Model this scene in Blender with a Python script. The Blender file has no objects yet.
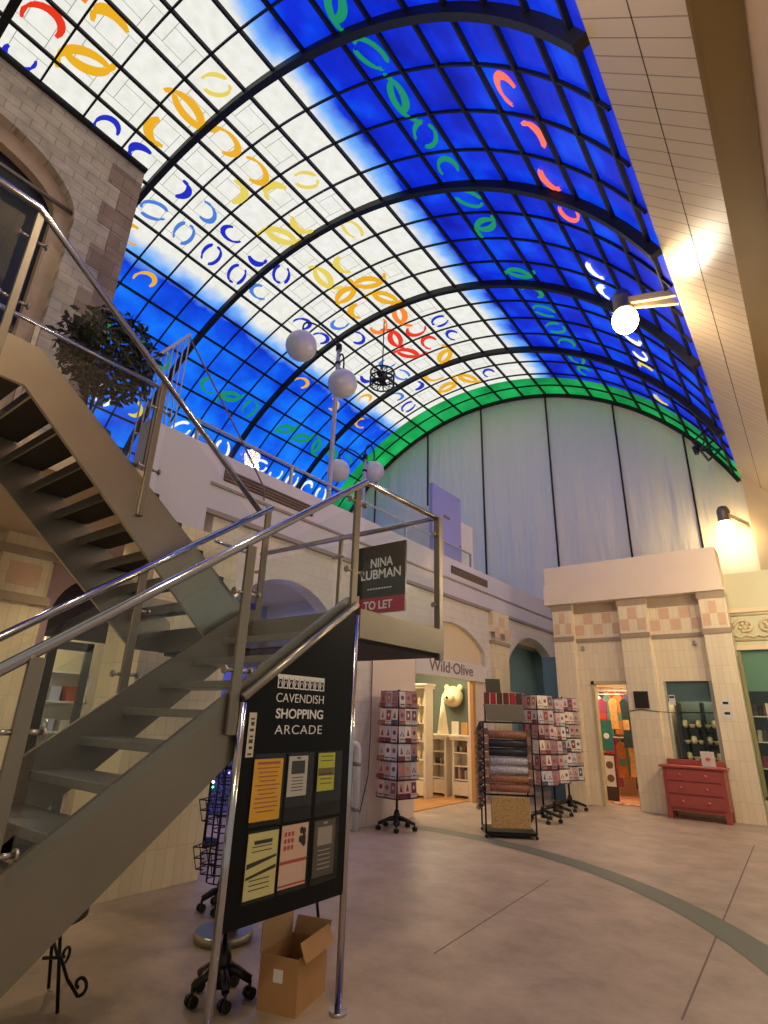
import bpy, bmesh, math, random
from mathutils import Vector, Matrix
random.seed(11)
S = bpy.context.scene
COL = S.collection
PI = math.pi
rad = math.radians

# ------------------------------------------------------------------ materials
def lin(c):
    c = c/255.0
    return c/12.92 if c <= .04045 else ((c+.055)/1.055)**2.4
def rgb(r, g, b): return (lin(r), lin(g), lin(b), 1)
MATS = {}
def mat(name, col, rough=.5, metal=0., emit=None, es=0., noise=0., nscale=6., bump=0., coat=0., spec=.5):
    if name in MATS: return MATS[name]
    m = bpy.data.materials.new(name); m.use_nodes = True
    nt = m.node_tree; b = nt.nodes['Principled BSDF']
    b.inputs['Base Color'].default_value = rgb(*col)
    b.inputs['Roughness'].default_value = rough
    b.inputs['Metallic'].default_value = metal
    b.inputs['Specular IOR Level'].default_value = spec
    b.inputs['Coat Weight'].default_value = coat
    b.inputs['Coat Roughness'].default_value = .08
    if emit:
        b.inputs['Emission Color'].default_value = rgb(*emit); b.inputs['Emission Strength'].default_value = es
    if noise or bump:
        tc = nt.nodes.new('ShaderNodeTexCoord'); n = nt.nodes.new('ShaderNodeTexNoise')
        n.inputs['Scale'].default_value = nscale; n.inputs['Detail'].default_value = 6
        nt.links.new(tc.outputs['Object'], n.inputs['Vector'])
        if noise:
            mx = nt.nodes.new('ShaderNodeMix'); mx.data_type = 'RGBA'
            c = rgb(*col)
            mx.inputs[6].default_value = tuple(v*(1-noise) for v in c[:3])+(1,)
            mx.inputs[7].default_value = tuple(min(1, v*(1+noise)) for v in c[:3])+(1,)
            nt.links.new(n.outputs['Fac'], mx.inputs[0]); nt.links.new(mx.outputs[2], b.inputs['Base Color'])
        if bump:
            bp = nt.nodes.new('ShaderNodeBump'); bp.inputs['Strength'].default_value = bump; bp.inputs['Distance'].default_value = .02
            nt.links.new(n.outputs['Fac'], bp.inputs['Height']); nt.links.new(bp.outputs['Normal'], b.inputs['Normal'])
    MATS[name] = m
    return m

def brick(name, axes, c1, c2, mortar, bw, rh, ms=.004, off=0., rough=.15, bump=.4, bias=0., coat=0., dirt=0.):
    """tile / block pattern in object coordinates; axes e.g. 'YZ'"""
    m = bpy.data.materials.new(name); m.use_nodes = True
    nt = m.node_tree; b = nt.nodes['Principled BSDF']
    tc = nt.nodes.new('ShaderNodeTexCoord'); sp = nt.nodes.new('ShaderNodeSeparateXYZ'); cb = nt.nodes.new('ShaderNodeCombineXYZ')
    nt.links.new(tc.outputs['Object'], sp.inputs[0])
    nt.links.new(sp.outputs[axes[0]], cb.inputs['X']); nt.links.new(sp.outputs[axes[1]], cb.inputs['Y'])
    br = nt.nodes.new('ShaderNodeTexBrick'); nt.links.new(cb.outputs[0], br.inputs['Vector'])
    br.offset = off; br.inputs['Scale'].default_value = 1
    br.inputs['Color1'].default_value = rgb(*c1); br.inputs['Color2'].default_value = rgb(*c2); br.inputs['Mortar'].default_value = rgb(*mortar)
    br.inputs['Brick Width'].default_value = bw; br.inputs['Row Height'].default_value = rh
    br.inputs['Mortar Size'].default_value = ms; br.inputs['Mortar Smooth'].default_value = .1; br.inputs['Bias'].default_value = bias
    if dirt:
        n = nt.nodes.new('ShaderNodeTexNoise'); n.inputs['Scale'].default_value = 3; n.inputs['Detail'].default_value = 8
        nt.links.new(tc.outputs['Object'], n.inputs['Vector'])
        rp = nt.nodes.new('ShaderNodeMapRange'); rp.inputs[1].default_value = .3; rp.inputs[2].default_value = .7; rp.inputs[3].default_value = 1-dirt; rp.inputs[4].default_value = 1
        nt.links.new(n.outputs['Fac'], rp.inputs[0])
        mx = nt.nodes.new('ShaderNodeVectorMath'); mx.operation = 'SCALE'
        nt.links.new(br.outputs['Color'], mx.inputs[0]); nt.links.new(rp.outputs[0], mx.inputs['Scale'])
        nt.links.new(mx.outputs[0], b.inputs['Base Color'])
    else:
        nt.links.new(br.outputs['Color'], b.inputs['Base Color'])
    b.inputs['Roughness'].default_value = rough; b.inputs['Coat Weight'].default_value = coat
    bp = nt.nodes.new('ShaderNodeBump'); bp.invert = True; bp.inputs['Strength'].default_value = bump; bp.inputs['Distance'].default_value = .01
    nt.links.new(br.outputs['Fac'], bp.inputs['Height']); nt.links.new(bp.outputs['Normal'], b.inputs['Normal'])
    return m

def thin_glass(name, tint, refl=1.0, op=0.0):
    m = bpy.data.materials.new(name); m.use_nodes = True
    nt = m.node_tree; nt.nodes.clear()
    o = nt.nodes.new('ShaderNodeOutputMaterial'); t = nt.nodes.new('ShaderNodeBsdfTransparent'); g = nt.nodes.new('ShaderNodeBsdfGlossy')
    t.inputs['Color'].default_value = tint; g.inputs['Roughness'].default_value = .02
    f = nt.nodes.new('ShaderNodeFresnel'); f.inputs['IOR'].default_value = 1.5
    gm = nt.nodes.new('ShaderNodeNewGeometry'); ir = nt.nodes.new('ShaderNodeMapRange')
    ir.inputs[3].default_value = 1.5; ir.inputs[4].default_value = 1/1.5
    nt.links.new(gm.outputs['Backfacing'], ir.inputs[0]); nt.links.new(ir.outputs[0], f.inputs['IOR'])
    mm = nt.nodes.new('ShaderNodeMath'); mm.operation = 'MULTIPLY'; mm.inputs[1].default_value = refl
    nt.links.new(f.outputs[0], mm.inputs[0])
    mx = nt.nodes.new('ShaderNodeMixShader')
    nt.links.new(mm.outputs[0], mx.inputs[0]); nt.links.new(t.outputs[0], mx.inputs[1]); nt.links.new(g.outputs[0], mx.inputs[2])
    nt.links.new(mx.outputs[0], o.inputs[0])
    return m

steel = mat('brushed_steel', (172, 165, 152), .3, .9, noise=.12, nscale=3)
steel_dull = mat('dull_steel', (140, 132, 118), .42, .85, noise=.15, nscale=2.5)
rail_m = mat('polished_rail_steel', (190, 190, 195), .16, 1.)
tread_m = mat('chequered_tread_steel', (150, 146, 134), .38, .75, noise=.2, nscale=20, bump=.15)
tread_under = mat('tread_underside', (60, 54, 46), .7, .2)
black = mat('matt_black', (14, 13, 13), .45)
blackgl = mat('gloss_black_panel', (8, 8, 8), .35, spec=.2)
blackiron = mat('black_iron', (22, 21, 22), .4, .4)
white = mat('white_paint', (226, 222, 215), .5)
cream = mat('cream_paint', (225, 207, 172), .5, noise=.03)
pinkcream = mat('pink_cream_plaster', (238, 220, 200), .55, noise=.05, nscale=2)
lilac = mat('pale_grey_wall', (206, 203, 214), .6, noise=.05, nscale=2)
violet = mat('lilac_panel_paint', (150, 152, 212), .5)
stonem = brick('sandstone_blocks', 'YZ', (216, 200, 172), (202, 184, 154), (176, 158, 128), .42, .2, .008, .5, .8, .5, dirt=.35)
stoneq = brick('brown_quoin_blocks', 'YZ', (168, 142, 120), (152, 126, 104), (130, 110, 92), .42, .3, .008, .5, .8, .4, dirt=.3)
stonep = mat('plain_sandstone', (196, 166, 126), .8, noise=.2, nscale=4, bump=.3)
tileX = brick('cream_tile_long_wall', 'YZ', (238, 224, 188), (230, 214, 176), (212, 196, 160), .105, .33, .003, 0, .14, .5)
tileY = brick('cream_tile_front_wall', 'XZ', (242, 228, 196), (236, 220, 188), (216, 200, 166), .105, .33, .003, 0, .14, .5)
tileLil = brick('glazed_white_tile', 'YZ', (226, 220, 210), (220, 212, 204), (204, 196, 188), .16, .16, .003, .5, .12, .5)
tilepink = mat('salmon_tile', (226, 190, 160), .18, noise=.1, nscale=20)
tilecream = mat('pale_cream_tile', (238, 220, 180), .16)
band = mat('grey_buff_band', (168, 150, 128), .3, noise=.15)
soff = brick('cream_gloss_panels', 'YZ', (214, 194, 160), (210, 188, 154), (158, 136, 104), .185, 60., .007, 0, .3, .5)
soff2 = mat('olive_beam_paint', (142, 118, 74), .5, noise=.12, nscale=2)
soff3 = mat('buff_fascia', (190, 158, 120), .45, noise=.15, nscale=3)
darkline = mat('dark_seam', (58, 48, 40), .6)
teal = mat('teal_wall_paint', (128, 164, 170), .5, noise=.08)
greyg = mat('green_grey_wall_paint', (98, 108, 98), .6)
woodfl = brick('oak_boards', 'XY', (206, 150, 86), (188, 130, 70), (140, 92, 48), .12, 1.2, .003, .5, .3, .2)
woodm = mat('honey_wood', (204, 154, 92), .4, noise=.15, nscale=8)
redch = mat('coral_red_paint', (166, 78, 70), .4, noise=.08, nscale=5)
whitewood = mat('white_wood', (236, 228, 208), .45)
glass = thin_glass('balustrade_glass', (.965, .99, .985, 1), .6)
glassw = thin_glass('shop_glass', (.93, .97, .95, 1), .8)
cardb = mat('brown_cardboard', (176, 132, 84), .8, noise=.1, nscale=8)
cardbin = mat('pale_cardboard', (186, 150, 104), .8, noise=.1, nscale=8)
plast = mat('black_plastic', (20, 19, 19), .35)
globe_m = mat('frosted_globe', (205, 205, 210), .35, coat=.3)
polem = mat('pale_grey_pole', (180, 176, 196), .4)
bulb = mat('warm_bulb', (255, 240, 200), .3, emit=(255, 214, 140), es=26)
leaf = mat('dark_leaf', (10, 24, 16), .5, noise=.3)
frond = mat('dark_fir', (14, 30, 20), .7)
LETW = mat('white_lettering', (226, 224, 220), .5)
LETB = mat('taupe_lettering', (132, 102, 92), .5)
panelB = mat('dusty_blue_wall', (110, 120, 196), .5)

# ------------------------------------------------------------------ mesh helpers
class MB:
    def __init__(s): s.bm = bmesh.new(); s.mi = 0
    def face(s, pts):
        vs = [s.bm.verts.new(p) for p in pts]
        f = s.bm.faces.new(vs); f.material_index = s.mi; return f
    def box(s, x0, x1, y0, y1, z0, z1):
        if x0 > x1: x0, x1 = x1, x0
        if y0 > y1: y0, y1 = y1, y0
        if z0 > z1: z0, z1 = z1, z0
        v = [s.bm.verts.new(p) for p in ((x0,y0,z0),(x1,y0,z0),(x1,y1,z0),(x0,y1,z0),(x0,y0,z1),(x1,y0,z1),(x1,y1,z1),(x0,y1,z1))]
        for q in ((0,3,2,1),(4,5,6,7),(0,1,5,4),(1,2,6,5),(2,3,7,6),(3,0,4,7)):
            s.bm.faces.new([v[i] for i in q]).material_index = s.mi
        return s
    def obox(s, c, ax, ay, az, hx, hy, hz):
        c, ax, ay, az = Vector(c), Vector(ax).normalized(), Vector(ay).normalized(), Vector(az).normalized()
        v = []
        for k in (-1, 1):
            for (i, j) in ((-1,-1),(1,-1),(1,1),(-1,1)):
                v.append(s.bm.verts.new(c+ax*hx*i+ay*hy*j+az*hz*k))
        for q in ((0,3,2,1),(4,5,6,7),(0,1,5,4),(1,2,6,5),(2,3,7,6),(3,0,4,7)):
            s.bm.faces.new([v[i] for i in q]).material_index = s.mi
        return s
    def prism(s, pts, d):
        """pts planar polygon, extruded by vector d"""
        d = Vector(d); a = [s.bm.verts.new(p) for p in pts]; b = [s.bm.verts.new(Vector(p)+d) for p in pts]
        n = len(pts)
        fs = [s.bm.faces.new(a), s.bm.faces.new(list(reversed(b)))]
        for i in range(n): fs.append(s.bm.faces.new((a[i], b[i], b[(i+1) % n], a[(i+1) % n])))
        for f in fs: f.material_index = s.mi
        return s
    def tube(s, pts, r, n=10, closed=False, cap=True):
        pts = [Vector(p) for p in pts]; rs = r if isinstance(r, (list, tuple)) else [r]*len(pts)
        rings = []; up = None
        m = len(pts)
        for i, p in enumerate(pts):
            if closed: t = (pts[(i+1) % m]-pts[i-1])
            else: t = pts[min(i+1, m-1)]-pts[max(i-1, 0)]
            if t.length < 1e-9: t = Vector((0, 0, 1))
            t.normalize()
            if up is None:
                up = Vector((0, 0, 1)) if abs(t.z) < .9 else Vector((1, 0, 0))
            a = up-t*up.dot(t)
            if a.length < 1e-6: a = t.orthogonal()
            a.normalize(); up = a; b = t.cross(a)
            rings.append([s.bm.verts.new(p+(a*math.cos(2*PI*k/n)+b*math.sin(2*PI*k/n))*rs[i]) for k in range(n)])
        for i in range(m if closed else m-1):
            A, B = rings[i], rings[(i+1) % m]
            for k in range(n):
                f = s.bm.faces.new((A[k], A[(k+1) % n], B[(k+1) % n], B[k])); f.material_index = s.mi; f.smooth = True
        if cap and not closed:
            s.bm.faces.new(list(reversed(rings[0]))).material_index = s.mi; s.bm.faces.new(rings[-1]).material_index = s.mi
        return s
    def lathe(s, prof, c=(0,0,0), n=20, axis='Z'):
        c = Vector(c); rings = []
        for r, z in prof:
            ring = []
            for k in range(n):
                a = 2*PI*k/n
                if axis == 'Z': q = Vector((r*math.cos(a), r*math.sin(a), z))
                elif axis == 'X': q = Vector((z, r*math.cos(a), r*math.sin(a)))
                else: q = Vector((r*math.sin(a), z, r*math.cos(a)))
                ring.append(s.bm.verts.new(c+q))
            rings.append(ring)
        for A, B in zip(rings, rings[1:]):
            for k in range(n):
                f = s.bm.faces.new((A[k], A[(k+1) % n], B[(k+1) % n], B[k])); f.material_index = s.mi; f.smooth = True
        s.bm.faces.new(list(reversed(rings[0]))).material_index = s.mi; s.bm.faces.new(rings[-1]).material_index = s.mi
        return s
    def sphere(s, c, r, n=16, m=10, sc=(1,1,1)):
        prof = [(max(r*math.sin(PI*i/m), 1e-4), -r*math.cos(PI*i/m)) for i in range(m+1)]
        c = Vector(c); rings = []
        for q, z in prof:
            rings.append([s.bm.verts.new(c+Vector((q*math.cos(2*PI*k/n)*sc[0], q*math.sin(2*PI*k/n)*sc[1], z*sc[2]))) for k in range(n)])
        for A, B in zip(rings, rings[1:]):
            for k in range(n):
                f = s.bm.faces.new((A[k], A[(k+1) % n], B[(k+1) % n], B[k])); f.material_index = s.mi; f.smooth = True
        return s
    def build(s, name, mats, parent=None, origin=None, bevel=0):
        if not isinstance(mats, (list, tuple)): mats = [mats]
        bmesh.ops.recalc_face_normals(s.bm, faces=s.bm.faces)
        o0 = Vector(origin) if origin is not None else Vector((0,0,0))
        if origin is not None: bmesh.ops.translate(s.bm, verts=s.bm.verts, vec=-o0)
        me = bpy.data.meshes.new(name); s.bm.to_mesh(me); s.bm.free()
        for m in mats: me.materials.append(m)
        o = bpy.data.objects.new(name, me); COL.objects.link(o)
        if parent is not None:
            o.parent = parent
            o.location = o0-parent_loc(parent)
        else: o.location = o0
        if bevel:
            b = o.modifiers.new('bevel', 'BEVEL'); b.width = bevel; b.segments = 2; b.limit_method = 'ANGLE'
        return o
def parent_loc(p):
    v = Vector((0,0,0))
    while p is not None: v += p.location; p = p.parent
    return v
def tag(o, label=None, cat=None, group=None, kind=None):
    if label: o['label'] = label
    if cat: o['category'] = cat
    if group: o['group'] = group
    if kind: o['kind'] = kind
    return o
def thing(name, label, cat, loc=(0,0,0), group=None):
    o = bpy.data.objects.new(name, None); COL.objects.link(o); o.location = loc; o.empty_display_size = .1
    return tag(o, label, cat, group)
def struct(o): o['kind'] = 'structure'; return o
def copy_tree(o, parent=None):
    c = o.copy(); COL.objects.link(c); c.parent = parent
    for ch in list(o.children): copy_tree(ch, c)
    return c
def text(name, s, size, pos, xdir, ydir, m, parent=None, width=None, depth=.002, bold=0, align='CENTER', spacing=1.):
    cu = bpy.data.curves.new(name, 'FONT'); cu.body = s; cu.size = size; cu.extrude = depth; cu.align_x = align; cu.align_y = 'CENTER'; cu.offset = bold; cu.space_character = spacing
    t = bpy.data.objects.new(name, cu); COL.objects.link(t)
    bpy.context.view_layer.update()
    dg = bpy.context.evaluated_depsgraph_get()
    me = bpy.data.meshes.new_from_object(t.evaluated_get(dg)); me.name = name
    bpy.data.objects.remove(t)
    X = Vector(xdir).normalized(); Y = Vector(ydir).normalized(); Z = X.cross(Y)
    sx = 1
    if width:
        xs = [v.co.x for v in me.vertices]; sx = width/(max(xs)-min(xs))
    P = Vector(pos); p0 = parent_loc(parent)
    for v in me.vertices:
        c = v.co.copy(); v.co = X*c.x*sx+Y*c.y+Z*c.z
    me.materials.clear(); me.materials.append(m)
    o = bpy.data.objects.new(name, me); COL.objects.link(o)
    o.parent = parent; o.location = P-p0
    return o

# ------------------------------------------------------------------ camera
TILT, ROLL, YAW = rad(20.4), rad(1.8), rad(37.5)
fw0 = Vector((-math.sin(YAW), math.cos(YAW), 0)); rt0 = Vector((math.cos(YAW), math.sin(YAW), 0)); up0 = Vector((0,0,1))
fw = fw0*math.cos(TILT)+up0*math.sin(TILT); upv = up0*math.cos(TILT)-fw0*math.sin(TILT)
R_ = rt0*math.cos(ROLL)+upv*math.sin(ROLL); U_ = upv*math.cos(ROLL)-rt0*math.sin(ROLL)
cd = bpy.data.cameras.new('camera'); cam = bpy.data.objects.new('camera', cd); COL.objects.link(cam)
cd.sensor_fit = 'HORIZONTAL'; cd.sensor_width = 36; cd.lens = 550/768*36; cd.clip_start = .05
M = Matrix((R_, U_, -fw)).transposed().to_4x4(); M.translation = Vector((0,0,1.55)); cam.matrix_world = M
S.camera = cam

# ================================================================== SETTING
# floor with a curved inlaid band
def floor_material():
    m = bpy.data.materials.new('pinkish_vinyl_floor'); m.use_nodes = True
    nt = m.node_tree; b = nt.nodes['Principled BSDF']; L = nt.links.new
    tc = nt.nodes.new('ShaderNodeTexCoord')
    n = nt.nodes.new('ShaderNodeTexNoise'); n.inputs['Scale'].default_value = 2.2; n.inputs['Detail'].default_value = 10; n.inputs['Roughness'].default_value = .7
    L(tc.outputs['Object'], n.inputs['Vector'])
    r = nt.nodes.new('ShaderNodeValToRGB'); r.color_ramp.elements[0].position = .3; r.color_ramp.elements[0].color = rgb(150, 131, 112)
    r.color_ramp.elements[1].position = .72; r.color_ramp.elements[1].color = rgb(196, 174, 152)
    L(n.outputs['Fac'], r.inputs[0]); L(r.outputs[0], b.inputs['Base Color'])
    b.inputs['Roughness'].default_value = .42
    n2 = nt.nodes.new('ShaderNodeTexNoise'); n2.inputs['Scale'].default_value = 60
    L(tc.outputs['Object'], n2.inputs['Vector'])
    bp = nt.nodes.new('ShaderNodeBump'); bp.inputs['Strength'].default_value = .05; L(n2.outputs['Fac'], bp.inputs['Height']); L(bp.outputs['Normal'], b.inputs['Normal'])
    return m
fl = MB().box(-10, 3, -4, 17, -.1, 0).build('floor', floor_material()); struct(fl)
# band : ring arc (inlay, part of the floor)
bandm = mat('grey_green_inlay', (112, 116, 100), .45, noise=.06)
def arc_band(pa, pb):
    mb = MB(); n = len(pa)
    top = [(p[0], p[1], .002) for p in pa]; bot = [(p[0], p[1], .002) for p in pb]
    for i in range(n-1):
        mb.face([top[i], top[i+1], bot[i+1], bot[i]])
    return mb
def circ3(a, b, c):
    ax, ay = a; bx, by = b; cx, cy = c
    d = 2*(ax*(by-cy)+bx*(cy-ay)+cx*(ay-by))
    ux = ((ax*ax+ay*ay)*(by-cy)+(bx*bx+by*by)*(cy-ay)+(cx*cx+cy*cy)*(ay-by))/d
    uy = ((ax*ax+ay*ay)*(cx-bx)+(bx*bx+by*by)*(ax-cx)+(cx*cx+cy*cy)*(bx-ax))/d
    return ux, uy, math.hypot(ax-ux, ay-uy)
ux, uy, ur = circ3((-3.9, 7.95), (-1.88, 7.07), (-.67, 5.84))
angs = [rad(a) for a in range(5, 150, 3)]
mb = MB()
for i in range(len(angs)-1):
    q = []
    for a, r in ((angs[i], ur), (angs[i+1], ur), (angs[i+1], ur-.30), (angs[i], ur-.30)): q.append((ux+r*math.cos(a), uy+r*math.sin(a), .003))
    mb.face(q)
mb.build('floor_band', bandm, fl)['label'] = 'curved grey-green inlaid band'
mb = MB()
mb.prism([(-1.14,10.35,.0005),(-1.128,10.35,.0005),(-.955,4.15,.0005),(-.967,4.15,.0005)], (0,0,.001))
mb.prism([(-2.63,6.46,.0005),(-2.62,6.46,.0005),(-2.5,4.0,.0005),(-2.51,4.0,.0005)], (0,0,.001))
mb.build('floor_joint', mat('joint_line', (116, 96, 84), .6), fl)

# ------------------------------------------------------------------ stained glass vault (ceiling)
VX, VZ, VR = -7.909, 4.295, 8.043
def vp(a, y, r=VR): return Vector((VX+r*math.cos(rad(a)), y, VZ+r*math.sin(rad(a))))
def glass_mat():
    m = bpy.data.materials.new('backlit_stained_glass'); m.use_nodes = True
    nt = m.node_tree; b = nt.nodes['Principled BSDF']; L = nt.links.new; N = nt.nodes.new
    tc = N('ShaderNodeTexCoord'); sp = N('ShaderNodeSeparateXYZ'); L(tc.outputs['Object'], sp.inputs[0])
    at = N('ShaderNodeMath'); at.operation = 'ARCTAN2'; L(sp.outputs['Z'], at.inputs[0]); L(sp.outputs['X'], at.inputs[1])
    # distance from the crown in degrees
    s1 = N('ShaderNodeMath'); s1.operation = 'SUBTRACT'; L(at.outputs[0], s1.inputs[0]); s1.inputs[1].default_value = PI/2+rad(.9)
    ab = N('ShaderNodeMath'); ab.operation = 'ABSOLUTE'; L(s1.outputs[0], ab.inputs[0])
    dg = N('ShaderNodeMath'); dg.operation = 'MULTIPLY'; dg.inputs[1].default_value = 180/PI; L(ab.outputs[0], dg.inputs[0])
    n = N('ShaderNodeTexNoise'); n.inputs['Scale'].default_value = 1.3; n.inputs['Detail'].default_value = 5; L(tc.outputs['Object'], n.inputs['Vector'])
    nn = N('ShaderNodeMath'); nn.operation = 'MULTIPLY_ADD'; L(n.outputs['Fac'], nn.inputs[0]); nn.inputs[1].default_value = 5.5; L(dg.outputs[0], nn.inputs[2])
    mr = N('ShaderNodeMapRange'); mr.inputs[1].default_value = 21.2; mr.inputs[2].default_value = 26.2; L(nn.outputs[0], mr.inputs[0])
    # white pigment with faint mottling
    n3 = N('ShaderNodeTexNoise'); n3.inputs['Scale'].default_value = 5; n3.inputs['Detail'].default_value = 8; L(tc.outputs['Object'], n3.inputs['Vector'])
    rw = N('ShaderNodeValToRGB'); rw.color_ramp.elements[0].position = .3; rw.color_ramp.elements[0].color = (.70, .69, .62, 1); rw.color_ramp.elements[1].position = .65; rw.color_ramp.elements[1].color = (.78, .78, .725, 1)
    L(n3.outputs['Fac'], rw.inputs[0])
    n4 = N('ShaderNodeTexNoise'); n4.inputs['Scale'].default_value = 1.1; n4.inputs['Detail'].default_value = 4; L(tc.outputs['Object'], n4.inputs['Vector'])
    rb = N('ShaderNodeValToRGB'); e = rb.color_ramp.elements
    e[0].position = .28; e[0].color = (.0, .006, .34, 1); e[1].position = .75; e[1].color = (.0, .085, .86, 1)
    e2 = rb.color_ramp.elements.new(.5); e2.color = (.0, .02, .60, 1)
    L(n4.outputs['Fac'], rb.inputs[0])
    # left haunch is a lighter, sky-like blue glass
    rs = N('ShaderNodeValToRGB'); e = rs.color_ramp.elements
    e[0].position = .3; e[0].color = (.0, .055, .66, 1); e[1].position = .72; e[1].color = (.005, .22, .98, 1); L(n4.outputs['Fac'], rs.inputs[0])
    lm = N('ShaderNodeMapRange'); lm.inputs[1].default_value = rad(112); lm.inputs[2].default_value = rad(122); L(at.outputs[0], lm.inputs[0])
    mb_ = N('ShaderNodeMix'); mb_.data_type = 'RGBA'; L(lm.outputs[0], mb_.inputs[0]); L(rb.outputs[0], mb_.inputs[6]); L(rs.outputs[0], mb_.inputs[7])
    m1 = N('ShaderNodeMapRange'); m1.inputs[1].default_value = 0; m1.inputs[2].default_value = .5; L(mr.outputs[0], m1.inputs[0])
    m2 = N('ShaderNodeMapRange'); m2.inputs[1].default_value = .5; m2.inputs[2].default_value = 1; L(mr.outputs[0], m2.inputs[0])
    ms = N('ShaderNodeMix'); ms.data_type = 'RGBA'; ms.inputs[7].default_value = (.14, .38, .86, 1); L(m1.outputs[0], ms.inputs[0]); L(rw.outputs[0], ms.inputs[6])
    mx = N('ShaderNodeMix'); mx.data_type = 'RGBA'; L(m2.outputs[0], mx.inputs[0]); L(ms.outputs[2], mx.inputs[6]); L(mb_.outputs[2], mx.inputs[7])
    # green end strip
    gt = N('ShaderNodeMath'); gt.operation = 'GREATER_THAN'; gt.inputs[1].default_value = 14.86; L(sp.outputs['Y'], gt.inputs[0])
    rg = N('ShaderNodeValToRGB'); rg.color_ramp.elements[0].position = .3; rg.color_ramp.elements[0].color = (.0, .15, .03, 1); rg.color_ramp.elements[1].position = .7; rg.color_ramp.elements[1].color = (.01, .42, .10, 1)
    L(n4.outputs['Fac'], rg.inputs[0])
    mg = N('ShaderNodeMix'); mg.data_type = 'RGBA'; L(gt.outputs[0], mg.inputs[0]); L(mx.outputs[2], mg.inputs[6]); L(rg.outputs[0], mg.inputs[7])
    L(mg.outputs[2], b.inputs['Emission Color']); b.inputs['Emission Strength'].default_value = 1.15
    b.inputs['Base Color'].default_value = (.02, .02, .02, 1); b.inputs['Roughness'].default_value = .5; b.inputs['Specular IOR Level'].default_value = .15
    return m
GM = glass_mat()
lead = mat('black_glazing_bar', (12, 12, 12), .6)
leadg = mat('grey_lead_line', (40, 40, 38), .6, emit=(165, 162, 150), es=.9)
def em(name, c, s): return mat(name, (8, 8, 8), .4, emit=c, es=s)
CY = em('gold_glass', (226, 168, 30), 1.1); CY2 = em('pale_gold_glass', (222, 200, 90), 1.1); CB = em('deep_blue_glass', (28, 44, 190), 1.0)
CSB = em('steel_blue_glass', (74, 126, 214), 1.0); CR = em('red_glass', (222, 52, 26), 1.1); CO = em('orange_glass', (240, 130, 40), 1.1)
CG = em('green_glass', (20, 140, 90), 1.); CW = em('white_glass', (240, 240, 225), 1.2); CP = em('salmon_glass', (250, 110, 80), 1.1)
MOT = [CY, CY2, CB, CSB, CR, CO, CG, CW, CP, leadg]
IY, IY2, IB, ISB, IR, IO, IG, IW, IP, IL = range(10)

ceil = thing('ceiling', 'barrel vault of blue and white stained glass on black ribs', 'ceiling', (VX, 0, VZ)); struct(ceil)
YS = [-2.5+.775*i for i in range(25)]       # transverse bars ; ribs every fourth
A0, A1 = 24.4, 176
bays = [(YS[i*4], YS[i*4+4]) for i in range(6)]
PUR = [90+5.8*k for k in range(-11, 15)]
def glassbay(y0, y1):
    mb = MB(); n = 54
    for i in range(n):
        a, c = A0+(A1-A0)*i/n, A0+(A1-A0)*(i+1)/n
        mb.face([vp(a, y0), vp(c, y0), vp(c, y1), vp(a, y1)])
    return mb
def motif(mb, a, y, kind, mi, s=1., rot=0., flip=1):
    """one loose curved stroke inside the pane centred at angle a, y"""
    s *= 1.12
    def P(u, v, off=.035):       # u along circumference, v along Y
        cu, su = math.cos(rot), math.sin(rot)
        u, v = (u*cu-v*su)*s, (u*su+v*cu)*s
        return vp(a+math.degrees(u/VR), y+v, VR-off)
    def stroke(cx, cy, r, t0, t1, w, ell=1.3, mat_i=mi):
        mb.mi = mat_i; n = 14; prev = None
        for i in range(n+1):
            t = i/n; th = rad(t0+(t1-t0)*t); ww = w*1.2*(.35+.65*math.sin(PI*min(1, t*1.25+.02))**.7 if t < .8 else .35+.3*(1-t)/.2)
            ci, si = math.cos(th), math.sin(th)
            A = P(cx+(r-ww)*ci, cy+(r-ww)*si*ell); B = P(cx+(r+ww)*ci, cy+(r+ww)*si*ell)
            A2 = P(cx+(r-ww)*ci, cy+(r-ww)*si*ell, .015); B2 = P(cx+(r+ww)*ci, cy+(r+ww)*si*ell, .015)
            if prev:
                mb.face([prev[0], prev[1], B, A]); mb.face([prev[1], prev[3], B2, B]); mb.face([prev[0], A, A2, prev[2]])
            prev = (A, B, A2, B2)
    if kind == 0: stroke(0, 0, .17, 20, 250*flip, .035)
    elif kind == 1:
        stroke(-.02, 0, .15, 100, 280, .03, 1.6); stroke(.05, 0, .13, -70, 60, .03, 1.8)
    elif kind == 2:
        stroke(0, 0, .2, 0, 150*flip, .05, 1.2)
    elif kind == 3:
        stroke(-.12, .05, .26, -60, 90, .045, 1.3); stroke(.18, -.05, .26, 110, 250, .05, 1.2)
def tracery(mb, a, y):
    mb.mi = IL
    w = .006; da, dy = .20, .20
    def bar(u0, v0, u1, v1):
        d = Vector((u1-u0, v1-v0)); d.normalize(); nn = Vector((-d.y, d.x))*w
        q = []
        for (u, v) in ((u0+nn.x, v0+nn.y), (u1+nn.x, v1+nn.y), (u1-nn.x, v1-nn.y), (u0-nn.x, v0-nn.y)):
            q.append(vp(a+math.degrees(u/VR), y+v, VR-.012))
        mb.face(q)
    for (p, q) in (((-1,-1),(1,-1)),((1,-1),(1,1)),((1,1),(-1,1)),((-1,1),(-1,-1))):
        bar(p[0]*da, p[1]*dy, q[0]*da, q[1]*dy)
    bar(-.4, -.2, -.2, -.2); bar(.2, .2, .4, .2); bar(-.2, .2, -.2, .38); bar(.2, -.38, .2, -.2)
rnd = random.Random(5)
cents = [90+5.8*(k+.5) for k in range(-11, 15)]
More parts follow.
